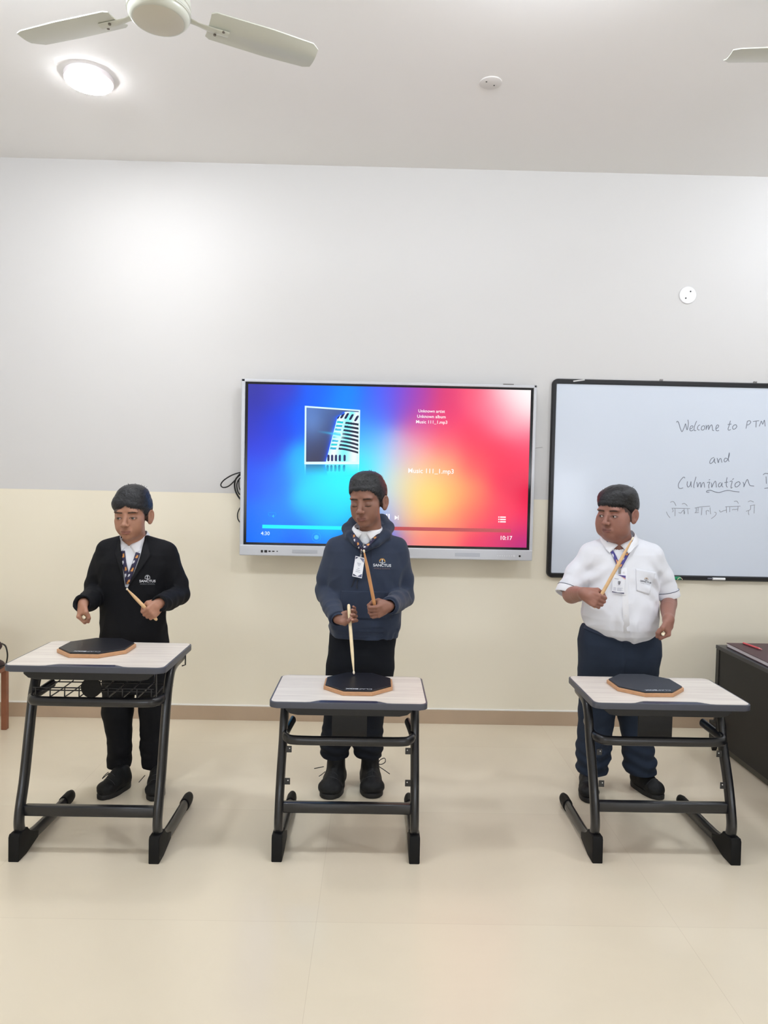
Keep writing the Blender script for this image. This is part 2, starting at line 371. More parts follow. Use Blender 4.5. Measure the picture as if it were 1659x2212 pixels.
# ------------------------------------------------------------------ ceiling fans
m_fan = mat('fan_enamel', (204, 205, 192), .35, coat=.3)
m_fand = mat('fan_trim', (120, 112, 100), .4, metal=.6)
m_dark = mat('dark_detail', (40, 38, 36), .5)
def fan(cx, cy, zc, angs, label):
    t = empty('ceiling_fan', (cx, cy, CH), label, 'ceiling fan', 'cream ceiling fans')
    MB().lathe([(.012, CH), (.055, CH-.001), (.05, CH-.05), (.02, CH-.06)], (cx, cy, 0)).build('canopy', m_fan, t, True)
    MB().cyl((cx, cy, (CH+zc)/2), .011, CH-zc-.04).build('downrod', m_fan, t, True)
    mo = MB().lathe([(.02, zc+.075), (.07, zc+.07), (.1, zc+.05), (.104, zc+.03), (.104, zc+.012), (.101, zc+.01), (.101, zc+.004), (.104, zc+.002), (.104, zc-.012), (.1, zc-.014), (.1, zc-.02), (.096, zc-.026), (.088, zc-.034), (.083, zc-.035)], (cx, cy, 0), n=64).build('motor', m_fan, t, True)
    MB().lathe([(.085, zc-.033), (.08, zc-.036), (.03, zc-.039), (.005, zc-.0395)], (cx, cy, 0), n=64).build('bottom_cap', mat('fan_cap', (205, 200, 184), .45), mo, True)
    MB().lathe([(.1025, zc-.006), (.1045, zc-.0075), (.1025, zc-.009)], (cx, cy, 0), n=64).build('trim_ring', m_fand, mo, True)
    for a in angs:
        a = math.radians(a); c, s = math.cos(a), math.sin(a); tilt = math.radians(-10)
        def W(r, wv, z): return (cx+r*c-wv*math.cos(tilt)*s, cy+r*s+wv*math.cos(tilt)*c, zc+z+wv*math.sin(tilt))
        mb = MB(); prof = [(.165, .052), (.18, .062), (.38, .066), (.53, .060), (.555, .050)]; ns = 6; lay = []
        for z in (0, .004):
            rows = []
            for r, hw in prof:
                rows.append([mb.b.verts.new(W(r, (-1+2*k/ns)*hw+(.01 if r > .55 and k < 2 else 0), z-.008*(1-((-1+2*k/ns))**2)+.0)) for k in range(ns+1)])
            lay.append(rows)
        for li, rows in enumerate(lay):
            for i in range(len(prof)-1):
                for k in range(ns): mb.b.faces.new((rows[i][k], rows[i+1][k], rows[i+1][k+1], rows[i][k+1]))
        lo, hi = lay
        for i in range(len(prof)-1):
            mb.b.faces.new((lo[i][0], hi[i][0], hi[i+1][0], lo[i+1][0])); mb.b.faces.new((lo[i][ns], lo[i+1][ns], hi[i+1][ns], hi[i][ns]))
        for k in range(ns): mb.b.faces.new((lo[0][k], lo[0][k+1], hi[0][k+1], hi[0][k])); mb.b.faces.new((lo[-1][k], hi[-1][k], hi[-1][k+1], lo[-1][k+1]))
        bl = mb.build('blade', m_fan, t, True)
        br_ = MB()
        br_.tube([W(.095, 0, -.002), W(.13, 0, -.008), W(.17, 0, -.012), (W(.235, 0, -.013))], .016, .004, 10, up=(-s, c, 0), taper=[1, .7, 1, 1.1])
        br_.build('blade_bracket', m_fan, bl, True)
        for r, wv in ((.19, .012), (.215, -.012)):
            p = W(r, wv, -.017); MB().cyl(p, .005, .004, n=10).build('screw', m_fand, bl, True)
    return t
fan(-.762, 2.462, 3.02, (26, 161, 276), 'cream ceiling fan whose motor shows at the top edge of the picture')
fan(1.79, 2.58, 3.02, (175, 55, 295), 'cream ceiling fan at right with only one blade tip in view')

# ------------------------------------------------------------------ round blank plates
def plate(c, ax, r, label, holes):
    t = empty('round_cover_plate', c, label, 'cover plate')
    if ax == 'z': MB().lathe([(r, c[2]), (r, c[2]-.004), (r-.003, c[2]-.006), (.005, c[2]-.0065)], (c[0], c[1], 0)).build('plate', m_white if 0 else mat('plate_white', (222, 218, 214), .5), t, True)
    else: MB().lathe([(r, 0), (r, .004), (r-.003, .007), (.004, .0075)], (0, 0, 0), ax='y').build('plate', m_white, t, True)
    return t
c = atz(1060, 178, CH); t = plate(c, 'z', .052, 'round blank cover plate on the ceiling with two screw holes', 0)
for dx, dy in ((.018, .012), (-.022, -.016)): MB().cyl((c[0]+dx, c[1]+dy, CH-.0068), .0035, .002, n=10).build('screw_hole', m_dark, t)
c = aty(1485, 638, WY); t = empty('round_cover_plate', c, 'round white cover plate with two screw holes high on the wall above whiteboard', 'cover plate')
MB().lathe([(.051, c[1]-.0003), (.051, c[1]-.005), (.048, c[1]-.008), (.003, c[1]-.0085)], (c[0], 0, c[2]), ax='y').build('plate', m_white, t, True)
for dx, dz in ((.014, .021), (-.013, -.019)): MB().cyl((c[0]+dx, c[1]-.009, c[2]+dz), .0045, .002, 'y', 12).build('screw_hole', m_dark, t)

# ================================================================== INTERACTIVE SCREEN
m_silver = mat('silver_bezel', (205, 207, 212), .35, metal=.15)
m_black = mat('black_gloss', (14, 14, 18), .18)
TY = WY-.1                                  # front of the screen
x0, x1, z0, z1 = -.797, .924, 1.014, 2.043
tv = empty('interactive_screen', (.06, TY+.05, z0), 'large silver framed wall screen showing a colourful music player', 'screen')
mb = MB().box(x0+.03, x1-.03, TY+.03, WY-.002, z0+.1, z1-.06, .01); mb.build('back_housing', m_dark, tv)
ix0, ix1, iz0, iz1 = -.775, .906, 1.077, 2.026
fr = MB()
fr.box(x0, x1, TY-.012, TY+.03, iz1, z1, .004); fr.box(x0, ix0, TY-.012, TY+.03, z0, z1, .004); fr.box(ix1, x1, TY-.012, TY+.03, z0, z1, .004); fr.box(x0, x1, TY-.014, TY+.03, z0, iz0, .005)
fr = fr.build('frame', m_silver, tv)
MB().box(ix0-.002, ix1+.002, TY-.004, TY+.02, iz0-.002, iz1+.002).build('black_border', m_black, tv)
sx0, sx1, sz0, sz1 = ix0+.016, ix1-.016, iz0+.014, iz1-.012
# picture colours, as control points (u from left, v from top)
PTS = [(0,0,60,60,160),(.02,.1,50,52,170),(.12,.05,60,62,200),(.25,.03,20,100,255),(.35,.05,0,140,255),(.45,.03,60,100,255),(.52,.03,105,80,235),(.6,.03,180,60,165),(.7,.05,222,60,115),(.8,.05,255,95,125),(.9,.05,255,205,212),(.97,.05,255,248,248),(1,0,255,255,255),(1,.15,255,236,236),(1,.28,255,120,145),(.93,.2,255,150,168),(.86,.15,255,105,135),
(0,.25,50,55,190),(.06,.42,40,60,225),(.1,.25,25,60,225),(.2,.2,0,95,255),(.3,.25,0,140,255),(.2,.5,0,185,255),(.3,.6,0,240,255),(.24,.68,0,215,255),(.3,.8,0,215,255),(.35,.72,0,240,255),(.4,.55,10,245,255),(.1,.6,0,115,250),(.02,.6,25,80,240),(.02,.85,0,105,250),(.1,.85,0,130,250),(.25,.85,0,165,255),(.2,.96,0,100,250),(.35,.96,0,100,250),(.42,.86,40,140,245),(.33,.82,0,215,255),
(.43,.3,60,170,255),(.43,.45,90,225,255),(.5,.15,105,95,240),(.5,.35,160,190,250),(.5,.5,190,222,246),(.48,.65,190,225,240),(.52,.8,215,195,215),(.47,.8,150,180,230),(.5,.97,60,90,235),(.45,.15,50,120,255),
(.6,.3,240,115,155),(.6,.18,205,65,150),(.56,.1,140,70,200),(.6,.45,255,195,155),(.6,.62,252,216,130),(.65,.72,255,220,118),(.59,.82,248,200,130),(.6,.96,250,130,120),(.56,.4,225,180,215),(.55,.6,228,220,190),
(.7,.5,255,190,130),(.7,.35,255,110,120),(.7,.2,238,60,112),(.75,.65,255,190,110),(.72,.85,255,168,110),(.7,.97,250,118,112),(.8,.3,255,62,95),(.8,.48,255,85,92),(.82,.68,255,115,90),(.8,.85,255,105,92),(.82,.97,232,50,100),(.9,.4,255,52,85),(.93,.58,238,28,74),(.98,.62,225,28,74),(.9,.78,255,58,85),(.97,.85,245,40,90),(.98,.97,170,50,135),(.9,.97,215,48,108),(1,.4,250,45,85)]
PT = np.array(PTS, float)
def bg(u, v):
    asp = 1.77; d2 = ((u[:, None]-PT[:, 0])*asp)**2+(v[:, None]-PT[:, 1])**2
    w = np.exp(-d2/(2*.085**2))+1e-9/(d2+.01); c = (w@PT[:, 2:])/w.sum(1)[:, None]
    return c/255
def lin_np(c): c = np.clip(c, 0, 1); return np.where(c <= .04045, c/12.92, ((c+.055)/1.055)**2.4)
def emis(name, st=1.0, rough=.25):
    m = bpy.data.materials.new(name); m.use_nodes = True; b = m.node_tree.nodes['Principled BSDF']; a = N(m, 'ShaderNodeAttribute'); a.attribute_name = 'Col'
    b.inputs['Base Color'].default_value = (.005, .005, .005, 1); b.inputs['Roughness'].default_value = rough; b.inputs['Specular IOR Level'].default_value = .25
    L_(m, a.outputs['Color'], b.inputs['Emission Color']); b.inputs['Emission Strength'].default_value = st; return m
m_pic = emis('screen_picture', 1.05)
def picgrid(name, U0, U1, V0, V1, nu, nv, fn, y, parent, m=m_pic, corners=None):
    u = np.linspace(0, 1, nu); v = np.linspace(0, 1, nv); uu, vv = np.meshgrid(u, v, indexing='ij'); a = uu.ravel(); b = vv.ravel()
    if corners is None: gu = U0+(U1-U0)*a; gv = V0+(V1-V0)*b
    else:
        k = [np.array(q) for q in corners]; p = k[0][None]*((1-a)*(1-b))[:, None]+k[1][None]*(a*(1-b))[:, None]+k[2][None]*(a*b)[:, None]+k[3][None]*((1-a)*b)[:, None]; gu, gv = p[:, 0], p[:, 1]
    V = np.stack([sx0+(sx1-sx0)*gu, np.full(len(a), y), sz1+(sz0-sz1)*gv], 1); i, j = np.meshgrid(np.arange(nu-1), np.arange(nv-1), indexing='ij'); i = i.ravel(); j = j.ravel()
    q = np.stack([i*nv+j, i*nv+j+1, (i+1)*nv+j+1, (i+1)*nv+j], 1); me = mesh_np(name, V, q, lin_np(fn(a, b, gu, gv))); return put(name, me, m, parent)
display = picgrid('display', 0, 1, 0, 1, 260, 150, lambda a, b, gu, gv: bg(gu, gv), TY-.0052, tv)
def pxuv(px, py):   # photo point to display coordinates
    p = aty(px, py, TY-.006); return ((p[0]-sx0)/(sx1-sx0), (p[2]-sz1)/(sz0-sz1))
def sstep(e0, e1, x): t = np.clip((x-e0)/(e1-e0), 0, 1); return t*t*(3-2*t)
def mic(a, b, gu=None, gv=None):
    """chrome stage microphone: a,b in 0..1 over the framed picture"""
    n = len(a); base = np.stack([.30-.15*b+.05*(1-a), .50-.28*b-.12*a, .80-.42*b-.22*a], 1)*.9
    d = np.hypot((a-.12)*1.2, (b-.3)); base += (np.exp(-(d/.3)**2)*.14)[:, None]*np.array([.6, .9, 1.1])
    le = .60-.185*np.clip((b-.12)/.75, -.2, 1.2); le = le+.11*np.clip((.17-b)/.1, 0, 1)**2; glow = np.exp(-np.clip(le-a, 0, 1)/.045)*(b > .03)*.9
    base = base*(1-glow[:, None]*.7)+glow[:, None]*np.array([0, .28, 1.])*(a < le)[:, None]
    ins = (a > le) & (b > .02+.05*np.clip((.86-a)/.25, 0, 1)**2)
    s = (a-le)/(1-le+1e-6); body = np.stack([.72+.2*np.sin(s*9), .95+0*s, .99+0*s], 1)
    bb = b-.16*np.clip(a-.66, 0, 1)**1.5*2.0*np.clip((b-.1)*1.6, 0, 1)-.03*(a-.6); k = (bb-.2)/.073; fr_ = k-np.floor(k); slot = ((bb > .205) & (bb < .79) & (np.abs(fr_-.5) < .27) & (a > le+.015))
    rib = np.abs(a-(le+.155)) < .022; left = a < le+.15
    dk = np.stack([.06+.02*s, .10+.04*s, .30-.08*s], 1); dkl = np.stack([.05+0*s, .72+.1*np.sin(30*b), .85+0*s], 1)
    body = np.where((slot & ~rib & ~left)[:, None], dk, body); body = np.where((slot & left & ~rib)[:, None], dkl, body)
    for x in (.43, .50, .575, .65, .74): # lower slots
        q = np.hypot((a-x-.0)/.022, np.clip(np.abs(b-.93)-.035, 0, 1)/.03); body = np.where((q < 1)[:, None], np.array([.05, .12, .36]), body)
    for x, y in ((.615, .12), (.69, .105), (.77, .11), (.86, .125), (.96, .145)):
        xx = x-.5*(b-y); q = np.hypot((a-xx)/.024, np.clip(np.abs(b-y)-.03, 0, 1)/.03); body = np.where((q < 1)[:, None], np.array([.06, .1, .28]), body)
    c = np.where(ins[:, None], body, base); g = np.exp(-((a-.62)**2+(b-.5)**2)/(2*.075**2)); c = c*(1-g[:, None])+g[:, None]*np.array([.82, 1, .98])
    f = np.exp(-((b-.47-.12*(a-.55))/.022)**2)*np.clip((a-.2)/.35, 0, 1)*(a < .66)*.8; c = c*(1-f[:, None])+f[:, None]*np.array([.2, .8, .98]); return c
P4 = [pxuv(658.5, 876.5), pxuv(778, 885.5), pxuv(776, 1003), pxuv(657.5, 1003)]
art = picgrid('album_picture_border', 0, 0, 0, 0, 24, 24, lambda a, b, gu, gv: np.stack([.86+0*a, .98+0*a, 1+0*a], 1), TY-.0062, display, corners=P4)
P5 = [pxuv(662, 880.3), pxuv(775, 888.3), pxuv(773.5, 997), pxuv(661, 997.5)]
picgrid('album_picture', 0, 0, 0, 0, 230, 230, mic, TY-.0068, display, corners=P5)
P6 = [pxuv(658, 1003.5), pxuv(775.8, 1003.5), pxuv(775, 1030), pxuv(658, 1030)]
def refl(a, b, gu, gv):
    m_ = mic(a*1.02, 1-.235*b); k = (.62*(1-b)**1.4)[:, None]; k = np.where(((a < .015) | (a > .985))[:, None], k*1., k); e = ((a < .02) | (a > .98))[:, None]
    m_ = np.where(e, np.array([.85, .98, 1]), m_*.8+np.array([0, .15, .2])); return bg(gu, gv)*(1-k)+m_*k
picgrid('album_picture_reflection', 0, 0, 0, 0, 160, 50, refl, TY-.0062, display, corners=P6)
def em(name, c, st=1.05): return mat(name, (0, 0, 0), .4, emit=c, estr=st)
m_tx = em('screen_text', (255, 250, 250)); m_cy = em('screen_cyan', (0, 238, 255)); m_or = em('screen_tick', (55, 190, 255)); m_bar = em('screen_bar', (188, 78, 82)); m_bar2 = em('screen_bar_dark', (168, 40, 62))
def stext(s, px, py, wpx, m, bold=.008):
    V, Fc = text_np(s, 1., bold); k = wpx/(V[:, 0].max()-V[:, 0].min())*(TY/FPX); p = aty(px, py, TY-.0075)
    V[:, 0] -= (V[:, 0].max()+V[:, 0].min())/2; V3 = np.stack([p[0]+V[:, 0]*k, np.full(len(V), TY-.0075), p[2]+V[:, 1]*k], 1); return put('screen_lettering', poly_mesh('screen_lettering', V3, Fc), m, display)
stext('Unknown artist', 932.5, 888.5, 57, m_tx); stext('Unknown album', 932, 900.2, 61, m_tx); stext('Music 111_1.mp3', 932.5, 912, 67, m_tx); stext('Music 111_1.mp3', 931, 1018, 98, m_tx); stext('4:30', 573, 1152.5, 19, em('screen_text_blue', (215, 240, 255)), .01); stext('10:17', 1094, 1162.5, 25, m_tx, .01)
def sbox(px0, py0, px1, py1, m, nm, lift=.0066, skew=True):
    a = aty(px0, py0, TY-lift); b = aty(px1, py1, TY-lift); return MB().box(min(a[0], b[0]), max(a[0], b[0]), TY-lift, TY-lift+.0006, min(a[2], b[2]), max(a[2], b[2])).build(nm, m, display)
def sbar(px0, px1, py0, py1, m, nm):   # follows the tilt of the display
    a = aty(px0, py0, TY); b = aty(px1, py1, TY); z = (a[2]+b[2])/2; return MB().box(a[0], b[0], TY-.0066, TY-.006, z-.0105, z+.0105).build(nm, m, display)
sbar(567, 760, 1136, 1142, m_cy, 'progress_bar'); sbar(760, 1103, 1140, 1146, m_bar, 'progress_bar_remainder')
def ring(px, py, r, m, nm, inner=0, col=None):
    p = aty(px, py, TY-.0072); k = TY/FPX; mb = MB()
    mb.tube([(p[0]+r*k*math.cos(a), TY-.0072, p[2]+r*k*math.sin(a)) for a in np.linspace(0, 2*PI, 33)], .0011, .0006, 6, up=(0, 1, 0), cap=False)
    if inner: mb.cyl((p[0], TY-.0072, p[2]), inner*k, .0008, 'y', 24)
    return mb.build(nm, m, display)
ring(683.5, 1160.5, 9.5, m_or, 'record_button', 5)
p = aty(588, 1111.5, TY-.0072); k = TY/FPX
MB().tube([(p[0]+a*k, TY-.0072, p[2]+b*k) for a, b in ((-3, -3.5), (-6, -3.5), (-8, -1), (-8, 2), (-6, 4.5), (5, 4.5), (8, 2), (8, -1), (6, -3.5), (3, -3.5))], .0022, .0006, 6, up=(0, 1, 0)).prism([(p[0]+a*k, p[2]+b*k) for a, b in ((-1, -3.5), (4, 0), (4, -7))], 'y', TY-.0076, TY-.007).build('repeat_icon', em('screen_repeat', (40, 180, 235)), display)
mb = MB(); q = aty(834, 1115, TY); r = aty(841.5, 1115, TY); w3 = (r[0]-q[0])/3
mb.box(q[0], q[0]+w3, TY-.0076, TY-.007, q[2]-.016, q[2]+.014).box(r[0]-w3, r[0], TY-.0076, TY-.007, q[2]-.016, q[2]+.014).build('pause_icon', m_tx, display)
q = aty(852.5, 1118, TY); MB().prism([(q[0], q[2]-.013), (q[0]+.019, q[2]), (q[0], q[2]+.013)], 'y', TY-.0076, TY-.007).box(q[0]+.019, q[0]+.023, TY-.0076, TY-.007, q[2]-.013, q[2]+.013).build('skip_icon', m_tx, display)
mb = MB()
for i in range(3):
    q = aty(1084, 1117+i*5, TY); mb.box(q[0]-.022, q[0]-.016, TY-.0076, TY-.007, q[2]-.0035, q[2]+.0035); mb.box(q[0]-.012, q[0]+.022, TY-.0076, TY-.007, q[2]-.0035, q[2]+.0035)
mb.build('list_icon', m_tx, display)
# bezel details
mb = MB()
for a, b, h in ((563.5, 568, .009), (571, 577, .009), (580, 584.5, .005), (588, 593, .004), (597.5, 600, .003)):
    q = aty(a, 1190, TY-.014); r = aty(b, 1190, TY-.014); z = z0+.028+(0); mb.box(q[0], r[0], TY-.0148, TY-.0135, z-h, z+h*.6)
mb.build('port', m_black, fr)
for a, b in ((631, 686), (983, 1037)):
    q = aty(a, 1190, TY-.014); r = aty(b, 1190, TY-.014); mb = MB().box(q[0], r[0], TY-.0148, TY-.0135, z0+.018, z0+.04, .001).build('speaker_grille', mat('grille', (188, 191, 198), .6), fr)
mb = MB()
for i in range(7): q = aty(1075+i*5, 1201, TY-.014); mb.cyl((q[0], TY-.0145, z0+.027), .0032, .002, 'y', 12)
q = aty(1109.5, 1201, TY); mb.cyl((q[0], TY-.0145, z0+.027), .0065, .004, 'y', 16); mb.build('button', mat('buttons', (225, 226, 230), .3), fr)
q = aty(1121.5, 1201, TY); MB().cyl((q[0], TY-.0145, z0+.027), .006, .002, 'y', 16).build('sensor', m_black, fr)
q = aty(1098, 832, TY); MB().box(q[0]-.03, q[0]+.03, TY-.013, TY+.01, z1-.001, z1+.004).build('top_label', mat('toplabel', (120, 116, 112), .6), fr)
# cables beside the screen
m_cable = mat('black_cable', (18, 18, 20), .45)
cab = empty('cable_bundle', aty(500, 1080, WY-.04), 'looped black cables hanging at left edge of the wall screen', 'cable')
def cable(pts, r=.0038): return MB().tube(spline([aty(a, b, WY-d) for a, b, d in pts], 8), r, r, 8, up=(.3, 1, .2)).build('cable', m_cable, cab, True)
cable([(532, 1021, .05), (522, 1020, .05), (502, 1026, .05), (484, 1037, .04), (477, 1047, .035), (482, 1053, .035), (494, 1050, .04), (507, 1038, .05), (518, 1024, .055), (532, 1019, .05)])
cable([(534, 1022, .04), (520, 1025, .05), (509, 1036, .05), (507, 1052, .04), (512, 1068, .035), (523, 1082, .04), (536, 1088, .05)], .005)
cable([(534, 1026, .05), (522, 1030, .06), (513, 1041, .06), (512, 1055, .045), (518, 1068, .04), (535, 1072, .05)], .004)
cable([(534, 1030, .03), (519, 1032, .04), (516, 1044, .04), (519, 1058, .03), (534, 1065, .05)], .003)
cable([(534, 1089, .05), (522, 1093, .05), (514, 1107, .045), (514, 1121, .045), (522, 1131, .045), (535, 1134, .05)], .0035)
q = aty(526, 1042, WY); MB().box(q[0]-.02, q[0]+.1, WY-.012, WY, q[2]-.045, q[2]+.045, .003).build('wall_outlet_plate', m_white, None)
tag(bpy.data.objects['wall_outlet_plate'], 'white electrical outlet plate peeking out behind left edge of wall screen', 'outlet')

# ================================================================== WHITEBOARD
m_wb = mat('whiteboard_surface', (218, 226, 238), .22, spec=.4, coat=.2)
m_wbf = mat('whiteboard_frame', (16, 17, 22), .35)
wb = empty('whiteboard', (2.2, WY, .91), 'wide magnetic whiteboard in rounded black frame with handwriting', 'whiteboard')
bx0, bx1, bz0, bz1 = 1.035, 3.46, .905, 2.098; FY = WY-.028
MB().box(bx0+.012, bx1-.012, WY-.016, WY-.0005, bz0+.012, bz1-.012).build('writing_surface', m_wb, wb)
def rrect(x0, x1, z0, z1, r, n=8):
    o = []
    for cx_, cz_, a0 in ((x1-r, z1-r, 0), (x0+r, z1-r, 90), (x0+r, z0+r, 180), (x1-r, z0+r, 270)):
        for k in range(n+1): a = math.radians(a0+90*k/n); o.append((cx_+r*math.cos(a), cz_+r*math.sin(a)))
    return o
o_ = rrect(bx0, bx1, bz0, bz1, .035); i_ = rrect(bx0+.027, bx1-.027, bz0+.03, bz1-.03, .006); mb = MB(); R = []
prof = [(0, 0), (0, -.018), (.2, -.026), (.8, -.026), (1, -.018)]
for t_, y_ in prof+[(1, 0)]: R.append([mb.b.verts.new((a[0]*(1-t_)+b[0]*t_, WY+y_-.0004, a[1]*(1-t_)+b[1]*t_)) for a, b in zip(o_, i_)])
n = len(o_)
for a, b in zip(R, R[1:]+R[:1]):
    for i in range(n): mb.b.faces.new((a[i], a[(i+1) % n], b[(i+1) % n], b[i]))
frm = mb.build('frame', m_wbf, wb, True)
for px in (1429, 1632):
    q = aty(px, 821, WY-.01); MB().box(q[0]-.009, q[0]+.009, WY-.014, WY-.002, bz1-.004, bz1+.012, .002).cyl((q[0]+.003, WY-.016, bz1+.006), .004, .006, 'y', 10).build('mounting_clip', mat('clip_metal', (150, 148, 146), .4, metal=.7), wb)
q = aty(1251, 821, WY-.03); mb = MB().box(-.034, .034, -.0008, .0008, -.004, .004); o = mb.build('tape_strip', mat('tape', (205, 205, 205), .5), None)
o.location = (q[0], WY-.0278, bz1-.010); o.rotation_euler = (0, math.radians(-9), 0); tag(o, 'small strip of whitish tape on top left of the black whiteboard frame', 'tape')
# handwriting, traced strokes (coordinates of an enlarged view, 6.941 per photo point)
HW = """288,225 300,208 318,225 340,300 362,358 378,355 410,280 422,245 432,290 445,338 458,300 466,240 459,185
487,325 520,310 535,285 515,275 492,300 490,345 515,352 540,335|590,205 565,260 550,320 560,350 580,345|640,262 615,275 602,310 610,335 632,338|690,275 665,290 660,330 685,340 710,315 705,280 690,275
728,265 735,300 728,335 750,280 770,270 770,310 768,335 790,285 815,262 825,300 828,340 848,350|875,320 905,305 920,275 900,262 880,290 878,335 895,352 925,345
1095,200 1080,260 1060,325 1075,342 1100,330|1055,258 1110,250|1155,262 1130,290 1135,325 1165,322 1190,290 1180,262 1155,262|1350,205 1340,260 1328,318|1345,210 1385,200 1400,225 1375,255 1345,265
1435,212 1525,200|1482,208 1478,300|1528,285 1545,240 1560,205 1580,255 1605,190 1615,285
850,750 810,770 785,820 800,842 835,815 860,765 855,810 875,840|895,760 905,800 915,830 925,785 950,765 960,790 968,828|1060,775 1020,760 1000,795 1015,818 1050,790 1075,735 1080,678 1066,740 1065,790 1078,812
415,1062 395,1045 350,1090 318,1150 322,1205 355,1215 385,1205|450,1110 445,1160 460,1195 490,1170 505,1110 505,1160 512,1195|580,1040 560,1110 545,1180 552,1210|590,1120 600,1160 605,1195 620,1150 645,1125 650,1165 655,1200 670,1150 695,1125 705,1165 708,1202
745,1130 785,1120 770,1170 775,1215|773,1092 790,1080|810,1130 815,1165 815,1200 840,1145 870,1105 880,1150 885,1200|950,1125 920,1150 920,1190 950,1180 970,1130 968,1175 985,1195|1045,1050 1035,1120 1035,1175 1050,1200|1005,1128 1060,1118
1085,1115 1120,1105 1110,1160 1105,1210 1125,1200|1125,1085 1145,1065|1195,1120 1165,1150 1170,1190 1205,1185 1240,1145 1225,1115 1195,1120|1285,1120 1300,1160 1295,1195 1320,1130 1350,1080 1370,1130 1390,1170 1450,1180
780,1270 745,1275 740,1255 790,1240 850,1262 920,1278 990,1258 1060,1245 1140,1258 1230,1268|1585,1010 1620,990 1680,1005 1730,1060 1740,1130 1700,1195 1605,1215|1630,1035 1635,1145"""
HI = """195,1425 225,1410 255,1425 280,1475|215,1512 350,1514 490,1518|135,1565 155,1610 190,1655|225,1515 237,1550 225,1570|265,1515 266,1570 265,1630|370,1450 400,1440 430,1455 450,1480|320,1575 350,1585 375,1555 392,1545 410,1570 405,1600|400,1520 400,1600|455,1520 462,1600
560,1510 640,1492 790,1480|585,1510 580,1570 560,1580 620,1575|612,1500 610,1560|670,1500 660,1615|730,1550 735,1610|730,1552 760,1545 775,1560|790,1500 795,1560 800,1600|855,1570 880,1580 870,1620 808,1670
1020,1490 1130,1485 1245,1480|930,1540 950,1570 990,1550 1035,1540|1035,1495 1038,1580|1085,1495 1085,1570|1120,1540 1140,1528 1160,1532 1205,1525|1210,1485 1205,1555|1150,1410 1190,1405 1215,1440
1360,1415 1400,1400 1445,1420|1390,1475 1465,1462|1455,1470 1450,1590|1330,1560 1370,1545 1365,1580 1375,1612|1400,1480 1395,1530 1370,1545"""
def strokes(txt, r, m, bounds):
    """one object per written word; bounds: right-hand limits of the words of each line"""
    words = {}
    for s in txt.replace('\n', '|').split('|'):
        pts = [tuple(map(float, q.split(','))) for q in s.split()]; cx_ = sum(p[0] for p in pts)/len(pts); cy_ = sum(p[1] for p in pts)/len(pts)
        li = [i for i, (y_, b_) in enumerate(bounds) if cy_ < y_][0]; wi = [i for i, x_ in enumerate(bounds[li][1]+[9999]) if cx_ < x_][0]; words.setdefault((li, wi), []).append(pts)
    for k in sorted(words):
        mb = MB()
        for pts in words[k]:
            pp = spline(pts, 4) if len(pts) > 2 else pts
            mb.tube([aty(1420+a[0]/6.941, 880+a[1]/6.941, WY-.0166) for a in pp], .0005, r, 6, up=(0, 1, 0))
        mb.build('handwritten_word', m, wb)
strokes(HW, .0021, mat('marker_ink', (112, 118, 132), .6), [(500, [1000, 1260]), (950, []), (1225, [1500]), (1300, [1500])]); strokes(HI, .0019, mat('marker_ink_faint', (150, 154, 164), .6), [(9999, [520, 890, 1290])])
q = aty(1462, 1249, WY-.03); d = empty('duster', (q[0], WY-.03, bz0), 'green board duster with pale curved end on lower whiteboard frame', 'duster')
MB().box(q[0]-.035, q[0]+.02, WY-.046, WY-.0265, bz0+.004, bz0+.024, .006, 3).build('duster_body', mat('duster_green', (20, 140, 92), .5), d)
MB().tube([(q[0]+.012+.014*math.cos(a), WY-.047, bz0+.006+.012*math.sin(a)) for a in np.linspace(0, PI, 12)], .002, .002, 8, up=(0, 1, 0)).build('curved_end', mat('duster_pale', (225, 215, 190), .5), d)
q = aty(1552, 1250.5, WY-.03); d = empty('marker_pen', (q[0], WY-.036, bz0+.01), 'white marker pen lying on the lower edge of the whiteboard frame', 'marker pen')
zc = bz0+.014
MB().cyl((q[0], WY-.034, zc), .0075, .075, 'x', 16, bev=.001).build('barrel', mat('pen_white', (245, 245, 245), .4), d, True); MB().cyl((q[0]-.052, WY-.034, zc+.001), .004, .03, 'x', 12).build('cap', mat('pen_grey', (120, 120, 130), .4), d, True)

# ================================================================== STUDENT DESKS
m_lam = mat('pale_wood_laminate', (226, 216, 204), .38, spec=.35)
nt = m_lam.node_tree; tc = N(m_lam, 'ShaderNodeTexCoord'); mp = N(m_lam, 'ShaderNodeMapping'); mp.inputs['Scale'].default_value = (1.4, 26, 1); no = N(m_lam, 'ShaderNodeTexNoise'); no.inputs['Scale'].default_value = 2.5; no.inputs['Detail'].default_value = 6; no.inputs['Distortion'].default_value = .4
L_(m_lam, tc.outputs['Object'], mp.inputs[0]); L_(m_lam, mp.outputs[0], no.inputs['Vector']); rp = N(m_lam, 'ShaderNodeValToRGB'); rp.color_ramp.elements[0].position = .35; rp.color_ramp.elements[0].color = rgba((216, 206, 196)); rp.color_ramp.elements[1].position = .66; rp.color_ramp.elements[1].color = rgba((232, 224, 213))
L_(m_lam, no.outputs['Fac'], rp.inputs[0]); L_(m_lam, rp.outputs[0], nt.nodes['Principled BSDF'].inputs['Base Color'])
m_rimd = mat('desk_edge_plastic', (72, 75, 86), .42)
m_slot = mat('desk_slot_plastic', (34, 42, 72), .35)
m_tube = mat('black_powder_coat', (22, 23, 27), .32, coat=.25)
m_boot = mat('black_boot_plastic', (9, 9, 10), .6, spec=.25, bump=.15, bscale=400)
m_under = mat('black_under_frame', (20, 20, 22), .5)
